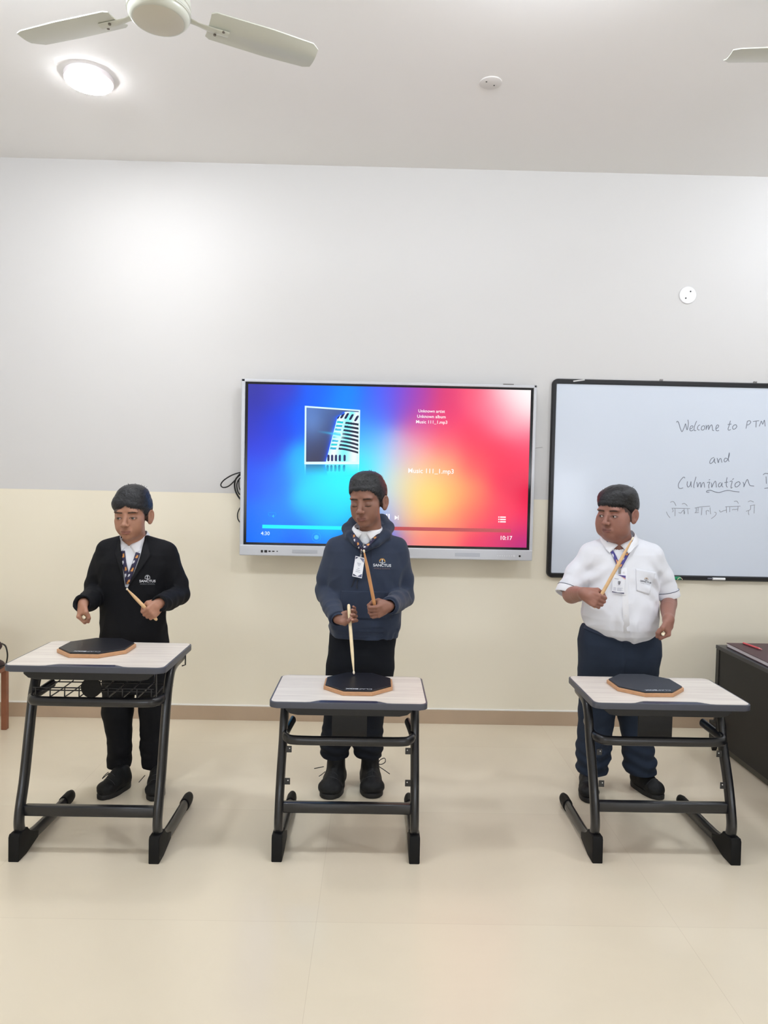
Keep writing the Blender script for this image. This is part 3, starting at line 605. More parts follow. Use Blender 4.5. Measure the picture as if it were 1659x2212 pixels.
def desk(xc, yf, zt, label, w=.6, dp=.385, basket=False, zbar=.45, zlow=.19):
    """xc centre, yf front edge (towards the camera), zt table top height"""
    t = empty('student_desk', (xc, yf+.2, 0), label, 'desk', 'student desks')
    X0, X1, Y0, Y1 = xc-w/2, xc+w/2, yf, yf+dp; th = .024
    tp = MB().prism(rrect(X0, X1, Y0, Y1, .03), 'z', zt-th, zt-.0012, .003, 2).build('top_edge', m_rimd, t, True)
    # laminate with the scalloped front
    e = .0065; r = rrect(X0+e, X1-e, Y0+e, Y1-e, .024); fa = [p for p in r if p[1] > (Y0+Y1)/2]; fb = [p for p in r if p[1] <= (Y0+Y1)/2]
    n9 = len(r)//4; ur = r[:n9]; ul = r[n9:2*n9]; ll = r[2*n9:3*n9]; lr = r[3*n9:]
    notch = [(xc-.165, Y0+e), (xc-.145, Y0+.010), (xc-.12, Y0+.026), (xc-.105, Y0+.033), (xc-.09, Y0+.034), (xc+.09, Y0+.034), (xc+.105, Y0+.033), (xc+.12, Y0+.026), (xc+.145, Y0+.010), (xc+.165, Y0+e)]
    MB().prism(ur+ul+ll+notch+lr, 'z', zt-.006, zt).build('laminate_top', m_lam, t)
    MB().prism(rrect(xc-.112, xc+.112, Y0+.010, Y0+.030, .009, 5), 'z', zt-.004, zt-.0006, .0005, 1).build('pencil_groove', m_slot, tp)
    # tray under the top
    a = X0+.055; b = X1-.055; uz = zt-th
    MB().prism([(a, uz), (a+.003, uz-.020), (a+.02, uz-.034), (a+.05, uz-.040), (b-.05, uz-.040), (b-.02, uz-.034), (b-.003, uz-.020), (b, uz)], 'y', Y0+.045, Y0+.066, .002, 1).build('under_apron', m_under, t)
    MB().box(a+.02, b-.02, Y0+.066, Y1-.05, uz-.02, uz-.0005).build('under_plate', m_under, t)
    # side frames
    for s in (-1, 1):
        x = xc+s*(w/2-.037)
        yb = Y0+.04+(.0)
        pts = [(x, Y1-.05, uz-.02), (x, Y0+.27, uz-.025), (x, Y0+.215, uz-.045), (x, Y0+.18, uz-.1), (x, Y0+.155, uz-.18), (x, Y0+.1, .30), (x, Y0+.066, .19), (x, Y0+.055, .13), (x, Y0+.068, .085), (x, Y0+.105, .052), (x, Y0+.16, .036), (x, Y0+.25, .031), (x, Y0+.4, .030), (x, Y0+.50, .03)]
        lg = MB().tube(spline(pts, 5), .0175, .0255, 20, up=(1, 0, 0)).build('side_frame', m_tube, t, True)
        # front boot: wedge hugging the bend
        bt = MB().prism([(Y0+.012, 0), (Y0+.075, 0), (Y0+.17, .02), (Y0+.175, .045), (Y0+.13, .062), (Y0+.098, .076), (Y0+.085, .100), (Y0+.02, .103), (Y0+.013, .092)], 'x', x-.0205, x+.0205, .004, 3).build('front_boot', m_boot, lg, True)
        cp = MB().tube([(x, Y0+.44, .0305), (x, Y0+.50, .0305), (x, Y0+.522, .029), (x, Y0+.532, .027)], .0215, .029, 18, up=(1, 0, 0), taper=[1, 1, .85, .5]).build('rear_cap', m_boot, lg, True)
        for zb in ((.397, .285) if not basket else ()):
            q = MB().box(x-s*.017-(.022 if s > 0 else 0), x-s*.017+(.022 if s < 0 else 0), Y0+.106-(.36-zb)*.35, Y0+.109-(.36-zb)*.35, zb-.013, zb+.013, .001); q.build('bracket_tab', m_tube, lg)
            MB().cyl((x-s*.031, Y0+.1055-(.36-zb)*.35, zb+.004), .0022, .002, 'y', 8).build('rivet', m_white, lg)
    # lower crossbar
    xa = xc-(w/2-.05); xb = xc+(w/2-.05)
    MB().box(xa, xb, Y0+.058, Y0+.088, zlow-.02, zlow+.02, .006, 3).build('lower_crossbar', m_tube, t, True)
    # U shaped rail
    xi0 = xc-(w/2-.048); xi1 = xc+(w/2-.048); yo = Y0+.085
    pts = [(xi0+.012, yo+.20, zbar+.012), (xi0+.002, yo+.12, zbar+.003), (xi0, yo+.06, zbar), (xi0+.012, yo+.02, zbar), (xi0+.055, yo, zbar)]
    pts = pts+[(xc, yo-.002, zbar)]+[(2*xc-p[0], p[1], p[2]) for p in pts[::-1]]
    MB().tube(spline(pts, 6), .0185, .0135, 18, up=(0, 0, 1)).build('front_rail', m_tube, t, True)
    if basket:
        bk = MB(); r = .0026; zb0, zb1 = zbar+.012, uz-.02; ya, yb2 = Y0+.1, Y0+.31
        bk.tube([(xi0+.01, ya+.02, zb0+.02), (xi1-.01, ya+.02, zb0+.02)], r, r, 8, up=(0, 0, 1))
        for k in range(9):
            x = xi0+.03+k*(xi1-xi0-.06)/8
            bk.tube([(x, ya, zb0), (x, ya+.1, zb0), (x, yb2, zb0+.004), (x, yb2+.01, zb0+.03), (x, yb2+.012, zb0+.055)], r, r, 8, up=(1, 0, 0))
            bk.tube([(x, ya, zb0), (x, ya+.001, zb0+.035)], r, r, 8, up=(1, 0, 0))
        bk.tube([(xi0+.02, yb2-.02, zb0+.004), (xi1-.02, yb2-.02, zb0+.004)], r, r, 8, up=(0, 0, 1))
        bk.tube([(xi0+.02, ya, zb0+.036), (xi1-.02, ya, zb0+.036)], r, r, 8, up=(0, 0, 1))
        bk.tube([(xi0+.06, yb2+.012, uz), (xi0+.06, yb2+.012, zb0+.05), (xi0+.075, yb2+.012, zb0+.04), (xi1-.05, yb2+.012, zb0+.04), (xi1-.04, yb2+.012, zb0+.05), (xi1-.04, yb2+.012, uz)], r*1.3, r*1.3, 8, up=(0, 1, 0))
        bk.tube([(xi0+.012, ya+.005, uz), (xi0+.012, ya+.005, zb0)], r*1.3, r*1.3, 8, up=(0, 1, 0)); bk.tube([(xi1-.012, ya+.005, uz), (xi1-.012, ya+.005, zb0)], r*1.3, r*1.3, 8, up=(0, 1, 0))
        bk.build('wire_basket', m_tube, t, True)
        MB().cyl((xc, Y0+.078, (zbar+uz)/2-.010), .0385, .006, 'y', 40, bev=.001).build('round_badge', m_boot, t, True)
        bh = MB().tube([(X1-.03, Y1-.06, uz), (X1-.016, Y1-.06, uz-.01), (X1-.016, Y1-.06, uz-.055), (X1-.03, Y1-.06, uz-.06)], .003, .003, 8, up=(0, 1, 0)).build('bag_hook', m_tube, t, True)
    else:
        MB().box(xc-.07, xc+.07, Y0+.17, Y0+.176, zbar-.02, uz-.02, .002).build('centre_panel', m_under, t)
    return t
desk(-1.0745, 2.628, .75, 'tallest student desk, at left, with wire basket and round badge under the top', .6, .415, True, zbar=.592, zlow=.173)
desk(-.09, 2.655, .622, 'middle student desk, black frame and pale wood top, in front of hooded boy', .6, .385, False, zbar=.4465, zlow=.188)
desk(1.152, 2.68, .632, 'student desk at right, beside the black cabinet, pale top with black frame', .612, .385, False, zbar=.4565, zlow=.20)

# ------------------------------------------------------------------ practice pads
m_padw = mat('pad_wood', (198, 150, 110), .5, vary=.06, vscale=60)
def pad(xc, yc, zt, rot, label, tone=(20, 22, 30), rough=.42):
    t = empty('practice_pad', (xc, yc, zt), label, 'drum pad', 'octagonal practice pads')
    def octo(r): return [(xc+r/math.cos(PI/8)*math.cos(rot+PI/8+k*PI/4), yc+r/math.cos(PI/8)*math.sin(rot+PI/8+k*PI/4)) for k in range(8)]
    MB().prism(octo(.1385), 'z', zt+.0005, zt+.0145, .001, 1).build('wooden_base', m_padw, t)
    MB().prism(octo(.1315), 'z', zt+.0145, zt+.0205, .0015, 2).build('rubber_top', mat('pad_rubber', tone, rough), t)
    parts = []
    for s, w_, off_, b in (('CLAP', .052, .030, .0), ('BOX', .05, -.024, .045)):
        V, Fc = text_np(s, 1., b); V[:, 0] -= (V[:, 0].max()+V[:, 0].min())/2; k = w_/(V[:, 0].max()-V[:, 0].min()); ky = .0125/(V[:, 1].max()-V[:, 1].min()); V = np.stack([-(V[:, 0]*k)+off_, -(V[:, 1]*ky)-.112], 1)
        c_, s_ = math.cos(rot), math.sin(rot); V3 = np.stack([xc+V[:, 0]*c_-V[:, 1]*s_, yc+V[:, 0]*s_+V[:, 1]*c_, np.full(len(V), zt+.0208)], 1); parts.append((V3, Fc))
    put('pad_lettering', merge_mesh('pad_lettering', parts), mat('pad_print', (215, 220, 228), .5), t)
    return t
pad(-1.124, 2.89, .75, 0, 'black octagonal drum pad on the tallest desk at left')
pad(-.058, 2.885, .622, 0, 'black octagonal drum pad on middle desk, a stick tip touching it')
pad(1.124, 2.905, .632, math.radians(3), 'greyish octagonal drum pad on the right desk beside the cabinet', (40, 46, 56), .55)

# ================================================================== BLACK CABINET AND ITS THINGS
m_cab = mat('black_laminate', (19, 19, 21), .45, spec=.3)
m_cabt = mat('black_laminate_top', (34, 36, 42), .35)
cb = empty('low_cabinet', (2.4, 3.2, 0), 'low black cabinet desk at right edge holding a ledger', 'cabinet')
cx, cy1, hz = 1.93, 3.95, .585
MB().box(cx, cx+.018, 2.2, cy1, .05, hz-.02, .001).build('side_panel', m_cab, cb)
MB().box(cx-.006, cx+1.2, 2.19, cy1+.006, hz-.02, hz, .002).build('cabinet_top', m_cabt, cb)
MB().box(cx+.018, cx+1.18, cy1-.018, cy1, .05, hz-.02).build('back_panel', m_cab, cb)
MB().box(cx-.004, cx+.022, cy1-.03, cy1+.004, .03, hz-.021, .002).build('corner_post', mat('post_black', (16, 16, 18), .4), cb)
MB().box(cx+.03, cx+1.15, 2.25, cy1-.05, 0, .05).build('plinth', mat('plinth_grey', (84, 82, 74), .5), cb)
MB().prism([(3.905, 0), (3.945, .05), (3.95, .16), (3.86, .16), (3.88, .05)], 'x', cx-.03, cx-.004, .002, 1).build('corner_foot', m_cab, cb)
m_maroon = mat('ledger_cover', (70, 38, 44), .45); m_page = mat('paper', (232, 228, 232), .7)
lg = empty('ledger_book', (2.07, 3.6, hz), 'dark maroon hardbound ledger lying on the black cabinet', 'book')
def bookpart(z0_, z1_, g, nm, m, par):
    q = [(1.945+g, 3.43+g), (2.16-g, 3.40+g), (2.22-g, 3.90-g), (1.955+g, 3.90-g)]; return MB().prism(q, 'z', z0_, z1_, .0012, 1).build(nm, m, par)
bookpart(hz+.0005, hz+.003, 0, 'lower_cover', m_maroon, lg); bookpart(hz+.003, hz+.021, .004, 'pages', m_page, lg); bookpart(hz+.021, hz+.024, 0, 'upper_cover', m_maroon, lg)
pz = hz+.0295; pa = np.array([1.985, 3.80, pz]); pb = np.array([2.085, 3.60, pz])
a_ = atz(1606, 1389, pz); b2 = atz(1646, 1403, pz)
pen = empty('red_pen', (a_+b2)/2, 'pinkish red pen lying on the maroon ledger', 'pen')
MB().tube([a_, a_*.15+b2*.85], .005, .005, 10, up=(0, 0, 1)).build('barrel', mat('pen_red', (232, 92, 100), .35), pen, True); MB().tube([a_*.15+b2*.85, b2], .0045, .0045, 10, up=(0, 0, 1), taper=[1, .4]).build('tip', mat('pen_tip', (245, 150, 150), .35), pen, True)
o = MB().box(2.235, 2.48, 3.62, 3.92, hz+.0005, hz+.022, .001).build('paper_stack', mat('white_paper', (245, 245, 248), .7), None); tag(o, 'white paper sheets on the cabinet to the right of ledger', 'papers')

# ================================================================== LEFT EDGE: stool with a bag
m_woodd = mat('brown_wood', (146, 92, 66), .5, vary=.12, vscale=14)
st = empty('wooden_stool', (-2.2, 3.95, 0), 'brown wooden stool leg and seat cut off by left picture edge', 'stool')
MB().box(-2.40, -2.083, 3.80, 4.08, .345, .372, .004).build('seat', m_woodd, st)
for x in (-2.39, -2.117):
    for y in (3.81, 4.04): MB().box(x, x+.03, y, y+.03, 0, .345, .002).build('leg', m_woodd, st)
bg_ = empty('dark_bag', (-2.2, 3.95, .373), 'dark maroon and black bag with loop strap at the left picture edge', 'bag')
f = Field(); f.u(Ell((-2.19, 3.93, .47), (.115, .085, .11))).u(Ell((-2.15, 3.92, .51), (.098, .07, .045)), .015).sub(Cap((-2.05, 3.8, .448), (-2.05, 4.1, .448), .028), .01).u(Ell((-2.13, 3.93, .40), (.085, .08, .035)), .01); f.inter(Fn(lambda P: .374-P[:, 2]), .01)
V, Q = polygonize(f, (-2.42, 3.8, .35), (-1.98, 4.1, .62), .006); put('bag_body', mesh_np('bag_body', V, Q), mat('bag_fabric', (52, 30, 34), .6, bump=.3, bscale=150), bg_, True)
MB().tube(spline([aty(4, 1390, 3.9), aty(12, 1396, 3.86), aty(16, 1412, 3.85), aty(15, 1426, 3.86), aty(11, 1436, 3.87), aty(0, 1440, 3.9)], 6), .006, .003, 8, up=(0, 1, 0)).build('strap', mat('strap_black', (20, 18, 18), .6), bg_, True)
# ================================================================== PEOPLE
def Rz(a): c, s = math.cos(a), math.sin(a); return np.array([[c, -s, 0], [s, c, 0], [0, 0, 1.]])
def Rx(a): c, s = math.cos(a), math.sin(a); return np.array([[1., 0, 0], [0, c, -s], [0, s, c]])
def Ry(a): c, s = math.cos(a), math.sin(a); return np.array([[c, 0, s], [0, 1., 0], [-s, 0, c]])
def unit(v): v = np.asarray(v, float); return v/np.linalg.norm(v)
def head_field(o, R, sc, fat=0., closed=False):
    f = Field(o, R, sc); w = 1+.10*fat
    f.u(Ell((0, .016, .030), (.0735, .092, .0765)))
    f.u(Ell((0, -.030, -.030), ((.0595+.006*fat)*w, .058, .074)), .02)
    f.u(Ell((0, -.030, -.074), (.047*w*w, .050, .040)), .02)
    f.u(Ell((0, -.070, -.096), (.021*w, .015, .015)), .016)
    for s in (-1, 1):
        f.u(Ell((s*(.032+.006*fat), -.050-.004*fat, -.052), (.024+.008*fat, .026, .027+.005*fat)), .018)
        f.u(Ell((s*(.037+.005*fat), -.052, -.026), (.020, .022, .020)), .016)
        f.u(Ell((s*.028, -.077, .012), (.024, .012, .009)), .012)
        if fat: f.u(Ell((s*.040, -.035, -.082), (.030, .034, .026)), .02)
    f.u(Ell((0, -.036, .036), (.060, .051, .046)), .02)
    if fat: f.u(Ell((0, -.030, -.110), (.040, .040, .020)), .02)
    for s in (-1, 1): f.sub(Ell((s*.031, -.094, -.013), (.017, .012, .0105)), .010)
    f.u(Cap((0, -.084, -.004), (0, -.101, -.038), .0075, .0095), .010)
    f.u(Ell((0, -.1055, -.043), (.0115, .0105, .0095)), .006)
    for s in (-1, 1):
        f.u(Ell((s*.0125, -.0965, -.046), (.0075, .0095, .0075)), .005)
        f.sub(Ell((s*.0065, -.1035, -.0535), (.0033, .0045, .003)), .002)
        f.u(Ell((s*.031, -.0715, -.0145), (.0145, .0142, .0142)), .004)
        if not closed: f.sub(Ell((s*.031, -.0865, -.0155), (.0130, .0075, .0037)), .0012)
        else: f.sub(Ell((s*.031, -.0870, -.0215), (.0125, .0035, .0009)), .001)
    f.u(Ell((0, -.082, -.074), (.024, .012, .013)), .012)
    for s in (-1, 1):
        f.u(Cap((0, -.0925, -.0708), (s*.019, -.0845, -.0722), .0042, .0025), .003)
        f.u(Cap((0, -.0915, -.0795), (s*.015, -.0855, -.0768), .0052, .003), .003)
        f.sub(Cap((0, -.0975, -.0755), (s*.022, -.0885, -.0742), .0014, .0012), .0015)
        # ear
        e = Field((s*.0775, .012, -.014), Rz(-s*.55)@Rx(-.16))
        e.u(Ell((0, .001, 0), (.0060, .0180, .0300)), 0).u(Ell((0, -.002, -.026), (.0062, .010, .011)), .008).u(Ell((-s*.010, -.008, -.004), (.013, .010, .022)), .008).sub(Ell((s*.0064, .001, .003), (.0070, .0125, .022)), .002).u(Ell((s*.002, -.011, -.006), (.0045, .004, .007)), .003).u(Ell((s*.001, .004, .002), (.004, .003, .014)), .003)
        e.c = A3((s*.080, .012, -.014)); e.r = .05; f.u(e, .006)
    f.u(Cap((0, .008, -.055), (0, .022, -.17), .046*(1+.12*fat), .050*(1+.12*fat)), .018)
    f.c = A3(o); f.r = .26*sc; return f
def head_color(Q, skin, lip, brow, fat=0., closed=False, kind=None):
    """albedo of a face from head coordinates Q: brows, lips, lash lines, nostrils"""
    skin = lin_np(np.array(skin)/255.); lip = lin_np(np.array(lip)/255.); brow = lin_np(np.array(brow)/255.); n = len(Q); C = np.tile(skin, (n, 1)); x = np.abs(Q[:, 0]); y = Q[:, 1]; z = Q[:, 2]; front = y < -.055
    def mixc(C, w, c): w = np.clip(w, 0, 1)[:, None]; return C*(1-w)+c*w
    no = vnoise((Q*300).astype(np.float32)); C = C*(1+.05*no[:, None])
    # upper lip and lower lip
    zl = -.0708-.09*np.maximum(x-.006, 0); wu = sstep(.0052, .0032, np.abs(z-zl+.0008))*sstep(.022, .018, x)*front; wl = sstep(.0058, .004, np.abs(z+.0800))*sstep(.018, .014, x)*front
    C = mixc(C, wu*.7, lip*.85); C = mixc(C, wl*.75, lip)
    C = mixc(C, sstep(.0019, .0008, np.abs(z+.0755-.055*x))*sstep(.023, .019, x)*front*.75, lip*.4)
    # brows
    zb = .0085+.09*(x-.015)-7.5*np.maximum(x-.028, 0)**2; wb = sstep(.0050, .0026, np.abs(z-zb)*(1+.25*sstep(.03, .045, x)))*sstep(.010, .014, x)*sstep(.050, .044, x)*front
    C = mixc(C, wb*(.85+.3*no), brow)
    # eye surround
    ex = (x-.031); el = np.hypot(ex/.0165, (z+.015)/.010); C = mixc(C, sstep(1.35, .8, el)*front*.35, skin*.55)
    if closed: C = mixc(C, sstep(.0022, .0011, np.abs(z+.0210-8*ex**2+.001))*sstep(.0145, .012, np.abs(ex))*front*.95, brow*.6)
    else:
        rim = np.abs(np.hypot(ex/.0130, (z+.0155)/.0041)-1.10); up = (z > -.0155); C = mixc(C, sstep(.22, .08, rim)*front*np.where(up, .95, .45), brow*.6)
        C = mixc(C, sstep(.0009, .0003, np.abs(z+.0075+7*ex**2))*sstep(.014, .012, np.abs(ex))*front*.4, skin*.4)
    if kind:   # cropped hair thinning out into the skin
        C = mixc(C, sstep(.0045, -.003, hairline(Q, kind)+.004*no)*(x < .0715)*.85, np.array([.014, .012, .012]))
    C = mixc(C, sstep(.006, .0035, np.hypot(x-.0065, (z+.054)))*(y < -.092)*.5, skin*.35)
    return C
def hairline(P, kind):
    """positive below the hairline, in metres of the head's own frame"""
    x = P[:, 0]; y = P[:, 1]; ax = np.abs(x); wob = .0016*np.sin(x*170+1)+.0016*np.sin(x*410+y*200)+.0018*np.sin(x*930+2)
    if kind == 'L': zf = .027+.012*np.exp(-((x-.004)/.020)**2)-sstep(.018, .046, -x)*.017-sstep(.025, .050, x)*.006
    elif kind == 'M': zf = .048-sstep(.03, .062, ax)*.014
    else: zf = .031+.003*np.cos(x*70+.8)-sstep(.02, .055, x)*.006
    zs = np.where(y < .004, np.interp(y, [-.072, -.050, -.026, -.013, .004], [.034, .012, -.008, -.034, -.040]), np.interp(y, [.004, .012, .034, .05, .1], [-.034, .016, .016, -.045, -.060]))
    w = sstep(.046, .066, ax); h = np.where(y < -.030, zf*(1-w)+np.minimum(zs, zf)*w, np.where(ax > .045, zs, -.06))
    return h+wob*(y < -.02)-P[:, 2]
def hair_field(o, R, sc, kind, skinf=None):
    f = Field(o, R, sc)
    f.u(Ell((0, .020, .034), (.0805, .0975, .0810)))
    if kind == 'L': f.u(Ell((.008, -.022, .072), (.062, .056, .042)), .03).u(Ell((.006, .010, .090), (.058, .068, .036)), .03).u(Ell((-.035, -.045, .045), (.036, .036, .034)), .02)
    elif kind == 'M': f.u(Ell((0, -.022, .070), (.063, .054, .040)), .03).u(Ell((.0, .005, .088), (.058, .066, .030)), .03)
    else: f.u(Ell((-.005, -.028, .064), (.066, .056, .042)), .03).u(Ell((.02, .0, .078), (.056, .072, .036)), .03)
    f.u(Ell((0, -.036, .040), (.0650, .0555, .048)), .012)
    line = lambda P: hairline(P, kind)*.7
    f.inter(Fn(line), .004)
    f.disp = lambda P: .0022*vnoise((P*np.array([150, 60, 150])).astype(np.float32))+.0012*vnoise((P*np.array([420, 120, 300])).astype(np.float32))
    f.c = A3(o); f.r = .3*sc; return f
def tufts(o, R, sc, seed, n, kind, zmin=.08):
    """short hairs standing off the crown so that the outline is not smooth"""
    rg = np.random.default_rng(seed); V = []; F_ = []; hf = hair_field((0, 0, 0), None, 1., kind)
    while n > 0:
        d = unit(rg.normal(size=3)); p = np.array([0, .018, .034])+d*.16
        for _ in range(25): p = p-d*float(hf_solid(hf, p[None].astype(np.float32))[0])*.8
        if p[2] < zmin: continue
        n -= 1; t = unit(d*.7+rg.normal(size=3)*.55+np.array([.4, -.5, .0])); L = rg.uniform(.005, .013); w = rg.uniform(.0010, .0018); s = unit(np.cross(t, d+.01)); u = np.cross(s, t); b = p-d*.004; e = p+t*L+d*.004; mid = (b+e)/2+d*.003
        i = len(V)
        for c_, ww in ((b, w), (mid, w*.8)): V += [c_+s*ww, c_-s*ww*.5+u*ww, c_-s*ww*.5-u*ww]
        V.append(e); F_ += [(i, i+1, i+4, i+3), (i+1, i+2, i+5, i+4), (i+2, i, i+3, i+5), (i+3, i+4, i+6), (i+4, i+5, i+6), (i+5, i+3, i+6)]
    return (np.array(V)*sc)@np.asarray(R).T+np.array(o), F_
def fringe(o, R, sc, kind, seed, n, sweep=.5):
    """locks lying over the hairline of forehead and temples"""
    rg = np.random.default_rng(seed); V = []; F_ = []; hf = hair_field((0, 0, 0), None, 1., kind); X = rg.uniform(-.068, .074, n)
    for x in X:
        y0 = -.02-.075*math.sqrt(max(0, 1-(x/.076)**2)); zz = float(np.linspace(.09, -.04, 80)[np.argmax(hairline(np.stack([np.full(80, x), np.full(80, y0), np.linspace(.09, -.04, 80)], 1), kind) > 0)])
        L = rg.uniform(.018, .032); dx = sweep*L*(.6+.5*rg.random())*(-1 if kind != 'R' else 1); pts = []
        for k in range(5):
            t = k/4; px_ = x-dx*(1-t)+rg.normal()*.0006; pz_ = zz+L*(.85-t)+.002; c = np.array([[px_, -.2, pz_]], np.float32); d = 0.
            for _ in range(28): e = float(hf_solid(hf, c)[0]); c[0, 1] += e*.8
            pts.append(c[0]-np.array([0, .0008+.0012*math.sin(PI*t), 0]))
        if max(p[1] for p in pts) > .02 or max(abs(p[0]) for p in pts) > .078: continue
        i = len(V); wd = rg.uniform(.0011, .0022)
        for k, p in enumerate(pts):
            w_ = wd*(1-.75*(k/4)**2)*(.5 if k == 0 else 1); V += [p-np.array([w_, 0, 0]), p+np.array([0, -.0011*(1-k/5), 0]), p+np.array([w_, 0, 0])]
        for k in range(4): a = i+3*k; F_ += [(a, a+1, a+4, a+3), (a+1, a+2, a+5, a+4)]
    return (np.array(V)*sc)@np.asarray(R).T+np.array(o), F_
def hf_solid(hf, c):
    d = None
    for kind_, p, k in hf.ops:
        if kind_ == 'u': e = p.ev(c); d = e if d is None else np.minimum(d, e)
    return d
def hand(g, tip, fdir, right, sc=.86, flex=None, spread=0., wristdir=None, tflex=0.):
    """hand gripping a stick at g; tip = direction along the stick to its tip (thumb side); fdir = way the fingers leave the wrist"""
    s = unit(tip); f = np.asarray(fdir, float); f = unit(f-s*(f@s)); p = np.cross(s, f) if right else np.cross(f, s); fl = Field()
    O = g-f*.066*sc-p*.022*sc-s*.004*sc
    X = lambda a, b, c: O+(f*a+s*b+p*c)*sc
    # palm
    fl.u(Cap(X(0, 0, 0), X(.03, 0, 0), .021*sc, .022*sc))
    for b in (.024, .008, -.009, -.024): fl.u(Cap(X(.012, b*.65, 0), X(.066, b, -.001), .0125*sc, .0108*sc), .008)
    fl.u(Cap(X(.015, .018, .006), X(.045, .028, .012), .015*sc, .012*sc), .01); fl.u(Cap(X(.01, -.018, .004), X(.05, -.024, .006), .012*sc, .010*sc), .01)
    flex = flex or [(62, 88, 55)]*4; lens = [(.036, .022, .017), (.040, .025, .018), (.037, .023, .018), (.029, .018, .016)]; nails = []
    for i, (b, r) in enumerate(((.025, .0088), (.0085, .0090), (-.009, .0086), (-.0245, .0076))):
        q = X(.068, b, -.002); a = 0.; dd = spread*(1.5-i)*.12; rr = r*sc; fg = Field(); pts = [q]
        for j, L in enumerate(lens[i]):
            a += math.radians(flex[i][j]); d = f*math.cos(a)+p*math.sin(a)+s*dd; d = unit(d); q2 = q+d*L*sc; fg.u(Cap(q, q2, rr, rr*.93), .003 if j else 0); q = q2; rr *= .93; pts.append(q)
        m_ = np.mean(pts, 0); fg.c = A3(m_); fg.r = .05; fl.u(fg, .0035)
        nrm = unit(-f*math.sin(a)+p*math.cos(a)); nails.append((q-nrm*rr*.72+d*rr*.25, d, nrm, rr))
    t0 = X(.018, .024, .010); t1 = X(.040, .040, .024); t2 = X(.062-tflex, .036, .042); t3 = X(.080-tflex, .024, .046)
    th = Field(); th.u(Cap(t0, t1, .0135*sc, .0105*sc)).u(Cap(t1, t2, .0105*sc, .0098*sc), .004).u(Cap(t2, t3, .0098*sc, .0082*sc), .003); th.c = A3((t1+t2)/2); th.r = .06; fl.u(th, .005)
    nails.append((t3+p*.006*sc, unit(t3-t2), -p, .0085*sc))
    fl.c = A3(X(.05, 0, .015)); fl.r = .12; return fl, O, f, nails
def drumstick(label, butt, tip, L=None, tone=(226, 188, 140), r=.0072):
    butt = np.asarray(butt, float); tip = np.asarray(tip, float); d = unit(tip-butt)
    if L: butt = tip-d*L
    L = np.linalg.norm(tip-butt); t = empty('drumstick', (butt+tip)/2, label, 'drumstick', 'wooden drumsticks')
    prof = [(0, .55), (.004, .85), (.012, 1), (L*.62, 1), (L*.72, .93), (L*.80, .78), (L*.88, .58), (L*.945, .42), (L*.955, .38)]
    up = (0, 0, 1) if abs(d[2]) < .9 else (1, 0, 0)
    MB().tube([butt+d*a for a, _ in prof], r, r, 18, up=up, taper=[k for _, k in prof]).build('shaft', m_stick[tone], t, True)
    h = [(L*.952, .3), (L*.958, .45), (L*.97, .62), (L*.982, .62), (L*.992, .48), (L*1.0, .15)]
    MB().tube([butt+d*a for a, _ in h], r, r, 14, up=up, taper=[k for _, k in h]).build('bead_tip', m_bead, t, True); return butt, tip
m_stick = {c: mat('hickory', c, .42, vary=.08, vscale=30) for c in ((226, 188, 140), (205, 150, 100), (238, 218, 178))}
m_bead = mat('stick_bead', (240, 228, 205), .4)
m_shoe = mat('shoe_black', (15, 16, 18), .62, spec=.35, bump=.4, bscale=220); m_sole = mat('shoe_sole', (20, 20, 21), .6); m_lace = mat('lace_black', (14, 14, 15), .7)
def P3(px, py, y): return aty(px, py, y)
def chain(f, pts, k=.02, first_k=.02):
    """pts: (px, py, y, radius px)"""
    q = [(P3(a, b, c), r*c/FPX) for a, b, c, r in pts]
    for i in range(len(q)-1): f.u(Cap(q[i][0], q[i+1][0], q[i][1], q[i+1][1]), first_k if i == 0 else k)
    return q
def rows_px(rows, Y):
    """rows: (py, x left px, x right px, front depth, back depth)"""
    o = []
    for py, a, b, rf, rb in rows:
        p = P3((a+b)/2, py, Y); o.append((p[2], p[0], Y, (b-a)/2*Y/FPX, rf, rb))
    return o
def cloth(P, amp, sx=(22, 22, 9), seed=0., k2=.45):
    Q = P*np.array(sx, np.float32)+seed; w = vnoise((P*7+seed).astype(np.float32))[:, None]*1.6; n = vnoise((Q+w).astype(np.float32)); return amp*(np.abs(n)*2.2-.55)+amp*k2*vnoise((Q*2.3+w*2+9).astype(np.float32))
